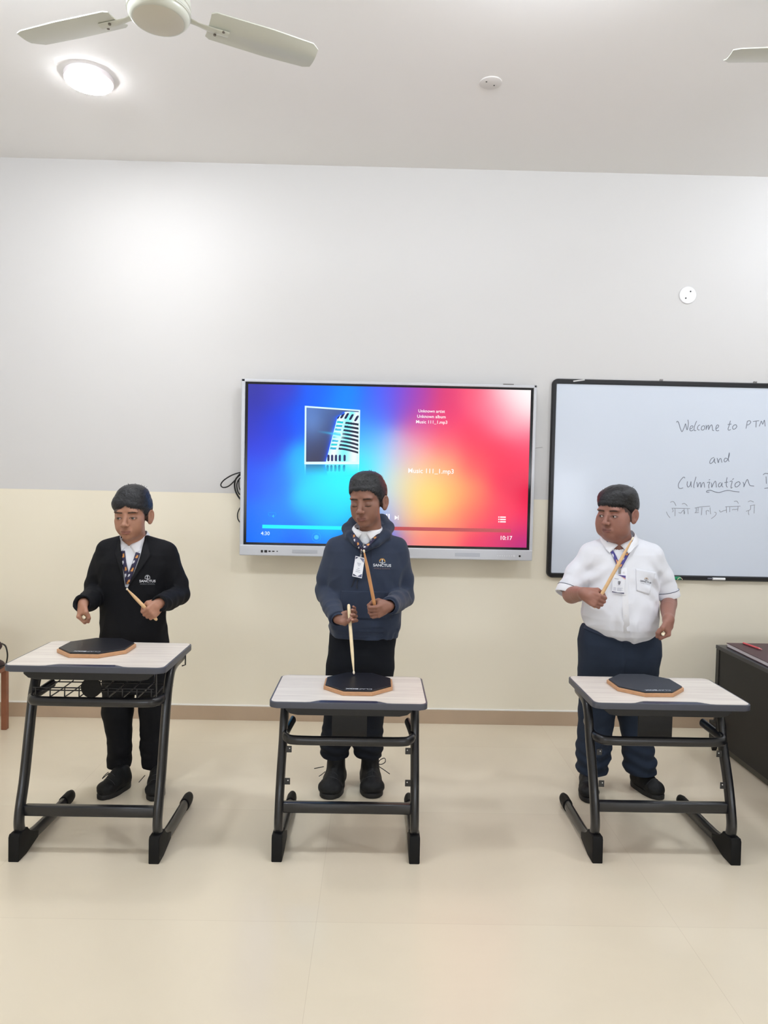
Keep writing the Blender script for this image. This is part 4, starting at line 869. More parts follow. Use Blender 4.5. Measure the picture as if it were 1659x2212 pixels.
def shoe(person, heel, toe, ankle_h=.075, W=.040, laces=True, hightop=False, seed=0, lace_px=None):
    heel = np.array([heel[0], heel[1], 0.]); toe = np.array([toe[0], toe[1], 0.]); d = unit(toe-heel); L = np.linalg.norm(toe-heel); s = np.array([d[1], -d[0], 0]); R = np.stack([s, -d, np.array([0, 0, 1.])], 1)  # local: x side, -y forward, z up
    f = Field(heel, R, 1.); hl = lambda a: -a*L
    f.u(Ell((0, hl(.78), .036), (W*1.04, L*.23, .037))).u(Ell((0, hl(.50), .044), (W*.92, L*.30, .046)), .02).u(Ell((0, hl(.17), .045), (W*.80, L*.19, .045)), .02)
    f.u(Cap((0, hl(.28), .05), (0, hl(.24), ankle_h+(.05 if hightop else 0)), W*.84, W*.76), .02).u(Ell((0, hl(.52), .064), (W*.62, L*.2, .03)), .02)
    f.u(Cap((0, hl(.70), .055), (0, hl(.40), ankle_h+.005), .017, .024), .012)
    f.inter(Fn(lambda P: .018-P[:, 2]), .004); f.disp = lambda P: .0018*vnoise((P*45).astype(np.float32))+.0015*np.sin(P[:, 1]*90)*(P[:, 2] > .04)
    f.c = None
    lo = np.minimum(heel, toe)-.09; hi = np.maximum(heel, toe)+.09; lo[2] = .0; hi[2] = .19
    V, Q = polygonize(f, lo, hi, .004); o = put('shoe', mesh_np('shoe', V, Q), m_shoe, person, True)
    # outsole
    mb = MB(); out = []
    for t_ in np.linspace(0, 2*PI, 40, endpoint=False):
        yy = math.cos(t_); w = W*1.06*(.92+.12*yy-.16*math.cos(2*t_)*0)*abs(math.sin(t_))**.8*(1 if math.sin(t_) > 0 else -1); a = .5+.53*yy; w *= 1-.10*math.exp(-((a-.38)/.15)**2)
        p = heel+d*a*L+s*w; out.append((p[0], p[1]))
    mb.prism(out, 'z', .0005, .023, .004, 2).build('sole', m_sole, o, True)
    # stitched overlays: toe cap seam, side panel line and padded collar
    sm = MB()
    def on(xl, a, up=.2):
        P = heel+d*a*L+s*xl+np.array([0, 0, up])
        for _ in range(40): P = P-np.array([0, 0, max(float(f.ev(P[None].astype(np.float32))[0]), 0)*.8])
        return P
    for pts in ([on(x, .74-.05*(x/W)**2*1.0) for x in np.linspace(-W*.85, W*.85, 11)], [on(x, .62) for x in np.linspace(-W*.45, W*.45, 7)]): sm.tube(spline(pts, 3), .0016, .0012, 6, up=(0, 0, 1))
    sm.build('overlay_seam', mat('shoe_seam', (42, 44, 46), .6), o, True)
    if laces:
        lm = MB()
        for k in range(4):
            a = .42+.07*k; z = .098-.017*k+(.0 if not hightop else .004); c = heel+d*a*L; lm.tube(spline([c-s*.022+np.array([0, 0, z-.014]), c+np.array([0, 0, z+.001])+d*.004, c+s*.022+np.array([0, 0, z-.014])], 5), .0024, .0018, 6, up=(0, 0, 1))
        if lace_px:
            for pts in lace_px: lm.tube(spline([P3(a, b, y) for a, b, y in pts], 6), .0019, .0019, 6, up=(0, 1, 0))
        lm.build('laces', m_lace, o, True)
    return o
def emblem(fields, px, py, wpx, person, c1, c2, c3, ang=0., name='chest_emblem', second='WORLD SCHOOL', lift=.0016):
    """school mark: half sun of rays over an open book, lettering beneath"""
    parts = {0: [], 1: [], 2: []}
    def add(V, Fc, m): V = np.array(V, float); c, s = math.cos(ang), math.sin(ang); V = np.stack([V[:, 0]*c-V[:, 1]*s, V[:, 0]*s+V[:, 1]*c], 1); q, D = trace(fields, px+V[:, 0]*wpx, py+V[:, 1]*wpx); parts[m].append((q-D*lift, Fc))
    V, Fc = text_np('SANCTUS', 1., .022, 1.25); k = 1/(V[:, 0].max()-V[:, 0].min()); kk = .155/(V[:, 1].max()-V[:, 1].min()); V = np.stack([V[:, 0]*k, -V[:, 1]*kk], 1); add(V, Fc, 0)
    V, Fc = text_np(second, 1., .0, 1.1); k = .92/(V[:, 0].max()-V[:, 0].min()); kk = .075/(V[:, 1].max()-V[:, 1].min()); V = np.stack([V[:, 0]*k, -V[:, 1]*kk+.175], 1); add(V, Fc, 2)
    for i in range(7):
        a = math.radians(195-35*i) if 0 else math.radians(180*(i+.5)/7); a0, a1 = a-.16, a+.16; r0, r1 = .11, .175
        add([(r*math.cos(t), -.22-r*math.sin(t)) for r, t in ((r0, a0), (r1, a0), (r1, a1), (r0, a1))], [(0, 1, 2, 3)], 1)
    add([(-.02, -.16), (.02, -.16), (.02, -.28), (-.02, -.28)], [(0, 1, 2, 3)], 0)
    for s in (-1, 1): add([(0, -.14), (s*.17, -.20), (s*.17, -.165), (s*.10, -.15), (0, -.10)], [(0, 1, 2, 3, 4)], 0)
    add([(.035*math.cos(t), -.31+.035*math.sin(t)) for t in np.linspace(0, 2*PI, 10, endpoint=False)], [tuple(range(10))], 0)
    o = put(name, merge_mesh(name, parts[0]), mat('print_main', c1, .6), person); put('sun_rays', merge_mesh('sun_rays', parts[1]), mat('print_sun', c2, .6), o); put('small_lettering', merge_mesh('small_lettering', parts[2]), mat('print_small', c3, .6), o)
    return o
def eyes(body, o, R, sc, look):
    """look: direction (x,z) added to straight ahead"""
    for s in (-1, 1):
        c = np.array([s*.031, -.0712, -.0150]); r = .0130; mb = bmesh.new(); bmesh.ops.create_uvsphere(mb, u_segments=28, v_segments=20, radius=1); me = bpy.data.meshes.new('eye'); mb.to_mesh(me); mb.free()
        V = np.array([v.co for v in me.vertices]); g = unit(np.array([look[0], -1, look[1]])); ang = np.arccos(np.clip(V@g, -1, 1)); col = np.where((ang < .60)[:, None], np.array([.022, .011, .008]), np.array([.50, .45, .43])); col = np.where((ang < .26)[:, None], np.array([.004, .003, .003]), col)
        W_ = (c+V*r)*sc@np.asarray(R).T+np.array(o); me.vertices.foreach_set('co', W_.astype(np.float32).ravel()); me.update(); setcol(me, col); put('eye', me, m_eye, body, True)
m_eye = mat('eye', (255, 255, 255), .08, attr='Col', coat=.5)
def person_root(x, y, label): return empty('person', (x, y, 0), label, 'person')
def build_body(root, fld, hd, hands, skin, lip, brow, lo, hi, mname, fat=0., closed=False, kind=None, h=.0023):
    V, Q = polygonize(fld, lo, hi, h); o, R, sc = hd; QH = ((V-np.array(o))@np.asarray(R))/sc; col = head_color(QH, skin, lip, brow, fat, closed, kind)
    sk = lin_np(np.array(skin)/255.); far = V[:, 2] < o[2]-.17; col[far] = sk
    for (fl, O, f_, nails) in hands:
        for c, d, nrm, r in nails:
            q = V-c; a = q@d; b = q@nrm; s_ = np.linalg.norm(q-np.outer(a, d)-np.outer(b, nrm), axis=1); w = sstep(1.15, .75, np.hypot(a/(r*.95), s_/(r*.68)))*(np.abs(b) < r*.8); col = col*(1-w[:, None]*.6)+(sk*1.9+.06)*w[:, None]*.6
        w = np.exp(-(np.linalg.norm(V-(O+f_*.06), axis=1)/.05)**2); col = col*(1+.12*w[:, None])
    m = mat(mname, skin, .46, attr='Col', sss=.12, spec=.4); return put('body', mesh_np('body', V, Q, np.clip(col, 0, 1)), m, root, True)
def garment(name, f, lo, hi, m, root, h=.0038):
    V, Q = polygonize(f, lo, hi, h); return put(name, mesh_np(name, V, Q), m, root, True)
def halfplane_prism(poly, ycut=None, away=0.):
    """cut region: convex polygon in photo points, seen from the camera"""
    P = np.array(poly, float); n = len(P); area = sum(P[i][0]*P[(i+1) % n][1]-P[(i+1) % n][0]*P[i][1] for i in range(n)); P = P if area > 0 else P[::-1]
    def fn(X):
        v = X-CAM.astype(np.float32); z = v@cf; u = 829.5+FPX*(v@cr)/z; w = 1106-FPX*(v@cu)/z; d = None
        for i in range(n):
            a = P[i]; b = P[(i+1) % n]; e = b-a; L = math.hypot(*e); dd = ((u-a[0])*e[1]-(w-a[1])*e[0])/L*z/FPX; d = dd if d is None else np.maximum(d, dd)
        if ycut is not None: d = np.maximum(d, X[:, 1]-ycut)
        return d
    return Fn(fn)
def ring_collar(c, rx, ry, h, th, tilt=0.):
    """stand of a shirt collar around the neck"""
    def fn(P):
        q = P-A3(c); z = q[:, 2]+q[:, 1]*tilt; grow = 1+z*1.2; rho = np.sqrt((q[:, 0]/(rx*grow))**2+(q[:, 1]/(ry*grow))**2); d = np.abs((rho-1)*min(rx, ry))-th; return np.maximum(d, np.abs(z)-h)
    return Fn(fn, c, max(rx, ry)+h+.02)
m_shirt = mat('white_shirt', (234, 236, 243), .75, bump=.1, bscale=900)
m_collar = mat('white_collar', (240, 241, 246), .7)
m_hair = mat('black_hair', (17, 18, 22), .40, spec=.45, bump=.9, bscale=1)
_n = [n for n in m_hair.node_tree.nodes if n.type == 'TEX_NOISE'][0]; _t = [n for n in m_hair.node_tree.nodes if n.type == 'TEX_COORD'][0]; _m = N(m_hair, 'ShaderNodeMapping'); _m.inputs['Scale'].default_value = (420, 90, 260); _m.inputs['Rotation'].default_value = (0, 0, .4)
L_(m_hair, _t.outputs['Object'], _m.inputs[0]); L_(m_hair, _m.outputs[0], _n.inputs['Vector'])
def lanyard_mat(name, base, marks):
    m = mat(name, base, .6, attr='Col'); return m
def strap_obj(name, fields, path, w, parent, m, lift=.004, base=(38, 34, 66), seed=3, seg=10, thick=.0012):
    V, Fc, c = ribbon(fields, path, w, 7, lift, thick, seg); o_ = mesh_np(name, V, Fc) if all(len(q) == 4 for q in Fc) else poly_mesh(name, V, Fc)
    n = len(V)//2; nv = 7; rg = np.random.default_rng(seed); rows = n//nv; base = lin_np(np.array(base)/255.); col = np.tile(base, (len(V), 1)); ks = rg.integers(0, 5, rows)
    for r in range(rows):
        kk = (r//3) % 4
        for j in range(nv):
            c_ = None; t = r % 12; d = abs((j-3)-(t-6)*.6)
            if kk == 1 and 1 < j < 5 and d < 2.2: c_ = np.array([.75, .33, .08])
            if kk == 3 and d < 1.6: c_ = np.array([.8, .8, .85])
            if j in (0, nv-1): c_ = base*.7
            if c_ is not None:
                for b in (0, n): col[b+r*nv+j] = c_
    setcol(o_, col); return put(name, o_, m, parent, False)
m_lan = mat('lanyard_weave', (40, 36, 70), .6, attr='Col')
def id_card(fields, corners, parent, dark=False, lift=.008):
    V, Fc = patch(fields, corners, 5, 7, lift, .0016); V = np.array(V)
    # keep the card flat: fit a plane through its corners
    n = len(V)//2; A = np.c_[V[:n, 0], V[:n, 2], np.ones(n)]; k, *_ = np.linalg.lstsq(A, V[:n, 1], rcond=None); off = (V[:n, 1]-A@k).min(); yb = A@k+off
    V[:n, 1] = yb; V[n:, 1] = yb+.0018; o = put('id_card', poly_mesh('id_card', V, Fc), mat('card_white', (236, 238, 244), .3, coat=.4), parent)
    U = lambda a, b: (1-a)*(1-b)*V[0]+a*(1-b)*V[4*7]+a*b*V[4*7+6]+(1-a)*b*V[6]
    def quad(nm, pts, c): me = poly_mesh(nm, [U(a, b)-np.array([0, .0006, 0]) for a, b in pts], [tuple(range(len(pts)))]); return put(nm, me, mat(nm, c, .5), o)
    if dark:
        quad('card_corner', [(.05, .04), (.35, .04), (.05, .16)], (58, 62, 92)); quad('card_corner', [(.45, .04), (.95, .04), (.95, .24)], (118, 122, 150)); quad('card_corner', [(.05, .86), (.55, .96), (.05, .96)], (60, 64, 90)); quad('card_corner', [(.95, .78), (.95, .96), (.5, .96)], (96, 100, 130))
        for i, (a, b) in enumerate(((.3, .7), (.35, .68), (.42, .6), (.4, .62), (.3, .72), (.26, .74))): z = (.3, .36, .42, .55, .64, .72)[i]; quad('card_print', [(a, z), (b, z), (b, z+.022), (a, z+.022)], (150, 154, 175))
    else:
        quad('card_header', [(.3, .0), (1, .02), (1, .17), (.62, .07)], (86, 74, 140)); quad('card_stripe', [(.62, .09), (1, .17), (1, .23)], (226, 160, 140)); quad('card_footer', [(0, .92), (.5, .96), (1, .93), (1, .99), (0, .98)], (70, 66, 100))
        quad('card_photo_box', [(.34, .30), (.70, .30), (.70, .62), (.34, .62)], (226, 227, 236)); quad('card_shield', [(.42, .34), (.62, .34), (.62, .47), (.52, .57), (.42, .47)], (72, 74, 84)); quad('card_shield_centre', [(.48, .38), (.56, .38), (.56, .45), (.52, .50), (.48, .45)], (200, 202, 210))
        for i in range(4): z = .70+.05*i; quad('card_print', [(.08, z), (.30, z), (.30, z+.018), (.08, z+.018)], (170, 172, 190)); quad('card_print', [(.40, z), (.85-.1*(i % 2), z), (.85-.1*(i % 2), z+.018), (.40, z+.018)], (160, 162, 182))
        quad('card_print', [(.1, .20), (.45, .22), (.45, .24), (.1, .22)], (130, 130, 160))
    return o

def collar(c, rx, ry, zf, zb, yaw, parent, tip=(.034, .036), drop=.040, m=None, gap=4, out=.012):
    """folded shirt collar: two leaves from the throat round to the nape; c is the neck centre (x, y)"""
    for s in (-1, 1):
        nt_, nv_ = 26, 6; G = np.zeros((nt_, nv_, 3))
        for i in range(nt_):
            t = i/(nt_-1); ph = s*math.radians(gap+(180-gap)*t); o = np.array([math.sin(ph), -math.cos(ph), 0]); zz = zf+(zb-zf)*min(1, t*1.5)**.9
            top = np.array([o[0]*rx, o[1]*ry, zz]); k = max(0, 1-t/.26); lat = np.array([s*tip[0]*k, -.004*k, 0]); dn = tip[1]*k+drop*(1-k)
            bot = top+lat+o*(out+.006*(1-k))-np.array([0, 0, dn])
            for j in range(nv_):
                v = j/(nv_-1); G[i, j] = top*(1-v)+bot*v+o*.0045*math.sin(PI*v)*(1-.3*k)
        P = G.reshape(-1, 3); P = P@Rz(yaw).T+np.array([c[0], c[1], 0]); n = nt_*nv_; gx = P.reshape(nt_, nv_, 3); nr = np.cross(np.gradient(gx, axis=0), np.gradient(gx, axis=1)).reshape(-1, 3); nr /= np.linalg.norm(nr, axis=1)[:, None]+1e-9
        V = np.concatenate([P+nr*.001, P-nr*.001]); Fc = []
        for i in range(nt_-1):
            for j in range(nv_-1): a = i*nv_+j; Fc += [(a, a+1, a+nv_+1, a+nv_), (n+a+nv_, n+a+nv_+1, n+a+1, n+a)]
            for j in (0, nv_-1): a = i*nv_+j; Fc.append((a, a+nv_, n+a+nv_, n+a))
        for i in (0, nt_-1):
            for j in range(nv_-1): a = i*nv_+j; Fc.append((a, n+a, n+a+1, a+1))
        put('shirt_collar', poly_mesh('shirt_collar', V, Fc), m or m_collar, parent, True)
def sleeve(f, elbow, O, re, rw, sag=.006, back=.004):
    """forearm of a sleeve running from the elbow to the wrist, cut square and hollow at the cuff"""
    d = unit(O-elbow); E = O-d*back; mid = elbow*.45+E*.55-np.array([0, 0, sag])
    f.u(Cap(elbow, mid, re, (re+rw)/2*1.02), .015).u(Cap(mid, E, (re+rw)/2*1.02, rw), .012)
    f.sub(Fn(lambda P: np.maximum(-((P-A3(E))@A3(d)), np.linalg.norm(P-A3(E), axis=1)-.052)), .002)
    f.sub(Cap(E-d*.03, E+d*.02, rw-.0065), .002); return E, d
# ------------------------------------------------------------------ boy at left: blazer
def boy_left():
    Y = 3.30; r = person_root(-1.10, 3.33, 'person in a black blazer behind the tallest desk, a drumstick in each fist')
    ho = P3(286, 1109, 3.27); HR = Rz(-math.radians(1))@Rx(math.radians(2))@Ry(math.radians(-2)); hs = 1.03; hd = (ho, HR, hs)
    hf = head_field(ho, HR, hs)
    # torso profile
    rows = [(1158, 266, 312, .050, .050), (1170, 252, 328, .060, .065), (1182, 234, 352, .075, .080), (1196, 220, 372, .085, .09), (1215, 213, 374, .095, .095), (1250, 216, 366, .10, .10), (1300, 222, 357, .10, .10), (1340, 222, 358, .103, .105), (1385, 218, 361, .107, .11), (1430, 214, 363, .11, .115), (1470, 210, 364, .112, .12)]
    RW = rows_px(rows, Y)
    jk = Field(); jk.u(Loft(RW, 2.25))
    jk.u(Cap(P3(290, 1172, Y), P3(232, 1188, Y), .050, .050), .02).u(Cap(P3(290, 1172, Y), P3(358, 1192, Y), .050, .050), .02)
    g1 = P3(181, 1334, 3.045); t1 = unit(P3(183, 1335, 2.75)-g1); h1 = hand(g1, t1, np.array([-.22, -.2, -.9]), True, .90)
    g2 = P3(322, 1322, 3.06); e2 = P3(273, 1271, 3.02); t2 = unit(e2-g2); h2 = hand(g2, t2, np.array([-.65, -.65, -.35]), False, .90)
    el1 = P3(207, 1284, 3.31); el2 = P3(387, 1284, 3.31); px = 3.3/FPX
    chain(jk, [(226, 1208, 3.31, 24), (206, 1262, 3.31, 22)], .012, .02); jk.u(Cap(P3(206, 1262, 3.31), el1, 22*px, 21*px), .012)
    chain(jk, [(362, 1212, 3.31, 24), (382, 1262, 3.32, 22)], .012, .02); jk.u(Cap(P3(382, 1262, 3.32), el2, 22*px, 20*px), .012)
    sleeve(jk, el1, h1[1], 22*px, 16.5*px, back=-.016); sleeve(jk, el2, h2[1], 20*px, 16*px, back=-.022)
    Vc = halfplane_prism([(263, 1120), (259, 1165), (262, 1200), (270, 1268), (276, 1270), (299, 1215), (312, 1165), (312, 1120)], Y+.005)
    jk.sub(Vc, .002)
    jk.sub(Cap(P3(288, 1130, 3.30), P3(288, 1175, 3.29), .060, .056), .004)
    jk.disp = lambda P: cloth(P, .0085, (15, 15, 11), 3.)*np.clip((1.22-P[:, 2])*6, .15, 1)*(1-.65*np.exp(-((P[:, 0]+1.10)/.10)**4))
    m_bl = mat('blazer_black', (13, 14, 19), .8, spec=.25, bump=.2, bscale=700)
    lo = (-1.42, 3.0, .66); hi = (-.80, 3.46, 1.25)
    blazer = garment('blazer', jk, lo, hi, m_bl, r)
    # shirt under it
    sh = Field(); sh.u(Loft(RW[:8], 2.25, -.009)); sh.u(Cap(P3(289, 1163, 3.305), P3(289, 1195, 3.30), .050, .062), .01)
    sh.sub(Cap(P3(289, 1120, 3.30), P3(289, 1164, 3.285), .051), .002)
    shirt = garment('shirt', sh, (-1.30, 3.15, .9), (-.9, 3.45, 1.24), m_shirt, r)
    neck = Field().u(Cap(P3(289, 1135, 3.295), P3(289, 1190, 3.30), .056, .064)); both = [sh, neck]
    cn = P3(289, 1168, 3.298); collar(cn, .058, .056, P3(281, 1178, 3.24)[2], cn[2]+.045, -.05, shirt, (.033, .038))
    q, D = trace(both, [280.5], [1182]); MB().cyl(tuple(q[0]+np.array([0, -.003, 0])), .004, .002, 'y', 14).build('shirt_button', m_white, shirt)
    # lapels
    l1 = patch([jk, sh], [(258, 1160), (248, 1196), (269, 1262), (262, 1200)], 10, 14, .003, .003); l2 = patch([jk, sh], [(315, 1158), (326, 1200), (277, 1268), (299, 1214)], 10, 14, .003, .003)
    for v in (l1, l2): put('lapel', poly_mesh('lapel', *v), mat('lapel_black', (15, 16, 21), .75, spec=.3), blazer, True)
    c1 = patch([jk], [(262, 1152), (249, 1172), (247, 1192), (258, 1180)], 6, 6, .004, .003); c2 = patch([jk], [(311, 1146), (328, 1170), (330, 1192), (315, 1178)], 6, 6, .004, .003)
    # lanyard tucked into the blazer
    ln = empty('lanyard', P3(280, 1225, 3.2), 'patterned navy lanyard disappearing into the black blazer of the boy at left', 'lanyard')
    strap_obj('strap', sh, [(265, 1190), (268, 1215), (273, 1238), (276, 1262)], 9.5, ln, m_lan, .003)
    strap_obj('strap', sh, [(298, 1194), (291, 1215), (282, 1240), (277, 1258)], 9.5, ln, m_lan, .0045, seed=5)
    emblem(jk, 318.5, 1255.5, 35, r, (225, 226, 230), (170, 172, 176), (135, 137, 142), second='WORLD SCHOOL')
    # trousers
    tr = Field(); tr.u(Loft(rows_px([(1400, 228, 356, .09, .10), (1450, 226, 358, .095, .105), (1490, 226, 358, .085, .095)], 3.32), 2.2))
    chain(tr, [(259, 1460, 3.32, 35), (254, 1535, 3.32, 32), (259, 1612, 3.32, 24), (258, 1640, 3.33, 24), (257, 1668, 3.34, 25)], .015)
    chain(tr, [(325, 1460, 3.32, 35), (331, 1535, 3.33, 29), (331, 1612, 3.34, 27), (333, 1640, 3.34, 25), (336, 1672, 3.34, 24)], .015)
    tr.disp = lambda P: cloth(P, .0045, (12, 12, 26), 7.)*np.clip((.55-P[:, 2])*2.2, .2, 1)
    trousers = garment('trousers', tr, (-1.36, 3.18, .09), (-.84, 3.5, .82), mat('trousers_black', (13, 14, 18), .85, spec=.25, bump=.2, bscale=800), r, .0042)
    shoe(r, atz(278, 1702, 0)[:2]+np.array([-.01, .03]), atz(216, 1728, 0)[:2], .085, .043, seed=1, lace_px=[[(236, 1670, 3.27), (228, 1676, 3.24), (221, 1682, 3.22), (226, 1675, 3.24), (234, 1668, 3.27)]])
    shoe(r, atz(339, 1698, 0)[:2]+np.array([.0, .02]), atz(333, 1731, 0)[:2], .085, .043, seed=2, lace_px=[[(313, 1675, 3.26), (306, 1683, 3.23), (300, 1690, 3.21)]])
    # hands with sticks
    body = Field(); body.u(hf)
    body.u(Loft(RW[:9], 2.25, -.024), .02)
    body.u(Cap(el1, h1[1], .030, .020), .01).u(Cap(P3(226, 1212, 3.31), el1, .032, .030), .02).u(h1[0], .012)
    body.u(Cap(el2, h2[1], .030, .020), .01).u(Cap(P3(362, 1212, 3.31), el2, .032, .030), .02).u(h2[0], .012)
    b = build_body(r, body, hd, [h1, h2], (168, 122, 99), (150, 92, 82), (30, 22, 22), (-1.42, 2.93, .8), (-.78, 3.48, 1.43), 'skin_left', 0., False, 'L')
    eyes(b, ho, HR, hs, (-.15, -.04))
    hr = hair_field(ho, HR, hs, 'L'); V, Q = polygonize(hr, ho-.19, ho+.19, .0028); tv_, tf = tufts(ho, HR, hs, 5, 40, 'L')
    put('hair', merge_mesh('hair', [(V, [tuple(q) for q in Q]), (tv_, tf), fringe(ho, HR, hs, 'L', 3, 170, .7)]), m_hair, r, True)
    d1 = unit(g1-h1[1]); drumstick('drumstick pointing at the camera from the right fist of the boy in the black blazer', g1-t1*.10, g1+t1*.235, tone=(238, 218, 178), r=.0072)
    drumstick('light brown drumstick slanting up to the left across the black blazer', g2-t2*.05, e2, tone=(226, 188, 140), r=.0074)
# ------------------------------------------------------------------ middle boy: hooded sweatshirt
def boy_middle():
    Y = 3.33; r = person_root(-.10, 3.36, 'person in a slate hooded sweatshirt looking down, standing before the lit wall screen')
    ho = P3(794, 1079, 3.27); HR = Rz(-math.radians(20))@Ry(math.radians(-3))@Rx(math.radians(5)); hs = 1.05; hd = (ho, HR, hs)
    hf = head_field(ho, HR, hs, 0., True)
    rows = [(1148, 760, 826, .055, .060), (1160, 738, 846, .070, .075), (1172, 722, 862, .080, .085), (1190, 709, 874, .092, .095), (1225, 706, 874, .105, .105), (1290, 709, 867, .11, .11), (1335, 711, 864, .115, .115), (1354, 711, 863, .115, .115), (1363, 714, 860, .108, .11), (1372, 715, 859, .106, .11)]
    RW = rows_px(rows, Y); m_ho = mat('hoodie_slate', (46, 55, 74), .88, spec=.3, sheen=.12, bump=.25, bscale=900)
    jk = Field(); jk.u(Loft(RW, 2.25)); jk.u(Cap(P3(793, 1164, Y), P3(726, 1182, Y), .046, .048), .02).u(Cap(P3(793, 1164, Y), P3(858, 1182, Y), .046, .048), .02)
    tipA = atz(764.5, 1456.5, .622+.0250); g1 = P3(755, 1331, 3.10); buttA = g1+unit(g1-tipA)*.055; t1 = unit(tipA-g1)
    h1 = hand(g1, t1, np.array([.75, -.45, -.45]), True, .88, [(30, 62, 45), (38, 60, 35), (36, 52, 30), (30, 45, 28)], spread=.8)
    g2 = P3(811, 1316, 3.07); e2 = P3(785.5, 1187, 2.99); t2 = unit(e2-g2)
    h2 = hand(g2, t2, np.array([-.75, -.5, .0]), False, .90, [(35, 75, 50), (45, 70, 40), (42, 62, 40), (38, 55, 35)], spread=.5)
    el1 = P3(704, 1278, 3.35); el2 = P3(872, 1288, 3.35); px = 3.3/FPX
    chain(jk, [(722, 1200, 3.34, 23), (706, 1250, 3.35, 21.5)], .012, .02); jk.u(Cap(P3(706, 1250, 3.35), el1, 21.5*px, 21*px), .012)
    chain(jk, [(861, 1200, 3.34, 23), (870, 1250, 3.35, 22)], .012, .02); jk.u(Cap(P3(870, 1250, 3.35), el2, 22*px, 21*px), .012)
    E1, D1 = sleeve(jk, el1, h1[1], 21*px, 17*px, back=.004); E2, D2 = sleeve(jk, el2, h2[1], 21*px, 18*px, back=.002)
    # hood: fabric rolled round the neck
    hp = [(794, 1122, 3.43, 13), (765, 1128, 3.40, 12), (751, 1142, 3.35, 12), (758, 1158, 3.28, 10.5), (772, 1172, 3.235, 9), (786, 1184, 3.215, 7)]; hq = [(794, 1120, 3.43, 13), (825, 1124, 3.40, 13), (838, 1139, 3.35, 13), (833, 1156, 3.28, 11), (812, 1172, 3.235, 9), (792, 1184, 3.215, 7)]
    for c in (hp, hq): chain(jk, c, .012, .012)
    chain(jk, [(815, 1128, 3.37, 9), (823, 1140, 3.33, 9), (820, 1155, 3.28, 8), (804, 1170, 3.24, 6)], .006, .006)
    jk.u(Ell(P3(795, 1150, 3.44), (.085, .045, .055)), .02)
    jk.sub(halfplane_prism([(762, 1120), (767, 1152), (784, 1174), (789, 1174), (818, 1152), (826, 1118)], Y-.01), .004)
    jk.sub(Cap(P3(794, 1120, 3.31), P3(791, 1170, 3.29), .058, .052), .006)
    jk.disp = lambda P: cloth(P, .0095, (14, 14, 11), 11.)*np.clip((1.16-P[:, 2])*5, .12, 1)*(1-.55*np.exp(-((P[:, 0]+.07)/.11)**4))
    hoodie = garment('hooded_sweatshirt', jk, (-.36, 2.98, .70), (.30, 3.54, 1.34), m_ho, r)
    # ribbed cuffs and hem
    m_rib = mat('rib_knit', (48, 57, 76), .85, spec=.3, bump=.5, bscale=500)
    for E, D_, rw in ((E1, D1, 15.5*px), (E2, D2, 16.5*px)):
        cf = Field(); cf.u(Cap(E-D_*.03, E+D_*.012, rw, rw*.96)); cf.inter(Fn(lambda P, E=E, D_=D_: np.abs((P-A3(E))@A3(D_)+.006)-.022), .003); cf.sub(Cap(E-D_*.06, E+D_*.06, rw-.006), .002); cf.disp = lambda P: .0006*np.sin(P[:, 2]*900+P[:, 0]*500)
        garment('cuff', cf, E-.07, E+.07, m_rib, hoodie, .003)
    sh = Field(); sh.u(Loft(RW[:3], 2.25, -.022)); sh.u(Cap(P3(792, 1152, 3.30), P3(791, 1168, 3.31), .052, .056), .01); sh.sub(Cap(P3(793, 1110, 3.31), P3(791, 1156, 3.285), .050), .002)
    shirt = garment('shirt', sh, (-.3, 3.15, 1.0), (.2, 3.5, 1.3), m_shirt, r)
    neck = Field().u(Cap(P3(792, 1125, 3.30), P3(791, 1190, 3.295), .055, .060)); both = [sh, neck]
    cn = P3(793, 1150, 3.30); collar(cn, .060, .056, P3(789, 1150, 3.24)[2], cn[2]+.040, -.2, shirt, (.026, .032), .024, out=.004)
    put('shirt_placket', poly_mesh('shirt_placket', *patch(both, [(768, 1148), (780, 1180), (796, 1180), (816, 1148)], 14, 10, .001, .001)), mat('placket', (228, 230, 234), .7), shirt, True)
    q, D = trace(both, [789.5], [1161]); MB().cyl(tuple(q[0]-D[0]*.003), .004, .002, 'y', 14).build('shirt_button', m_white, shirt)
    # zip and drawstring
    q, D = trace([jk, sh], [785.5, 785.5, 784.5], [1168, 1175, 1181]); zp = q-D*.006; MB().tube(list(zp), .0035, .002, 8, up=(1, 0, 0)).build('zip_pull', mat('zip_metal', (190, 192, 196), .3, metal=.9), hoodie, True)
    for pth in ([(773, 1252), (771, 1262), (771, 1272)], [(766, 1250), (762, 1262), (759, 1268)]):
        q, D = trace(jk, [a for a, b in pth], [b for a, b in pth]); MB().tube(spline(list(q-D*.003), 5), .0022, .0015, 8, up=(1, 0, 0)).build('drawstring', mat('cord', (30, 32, 40), .7), hoodie, True)
    sq = trace(jk, [801.5]*20, np.linspace(1172, 1235, 20)); MB().tube(list(sq[0]-sq[1]*.0004), .0012, .0008, 6, up=(1, 0, 0)).build('front_seam', mat('seam', (34, 40, 54), .9), hoodie, True)
    jt = Field().u(Loft(RW, 2.25)); jt.disp = jk.disp; pk = patch(jt, [(738, 1276), (730, 1335), (846, 1338), (838, 1278)], 26, 16, .0025, .0014); put('front_pocket', poly_mesh('front_pocket', *pk), m_ho, hoodie, True)
    hm = patch(jk, [(713, 1358), (715, 1376), (859, 1376), (861, 1358)], 40, 5, .0028, .002); put('hem_band', poly_mesh('hem_band', *hm), m_rib, hoodie, True)
    ln = empty('lanyard', P3(785, 1200, 3.15), 'patterned lanyard with white card over the slate hooded sweatshirt', 'lanyard')
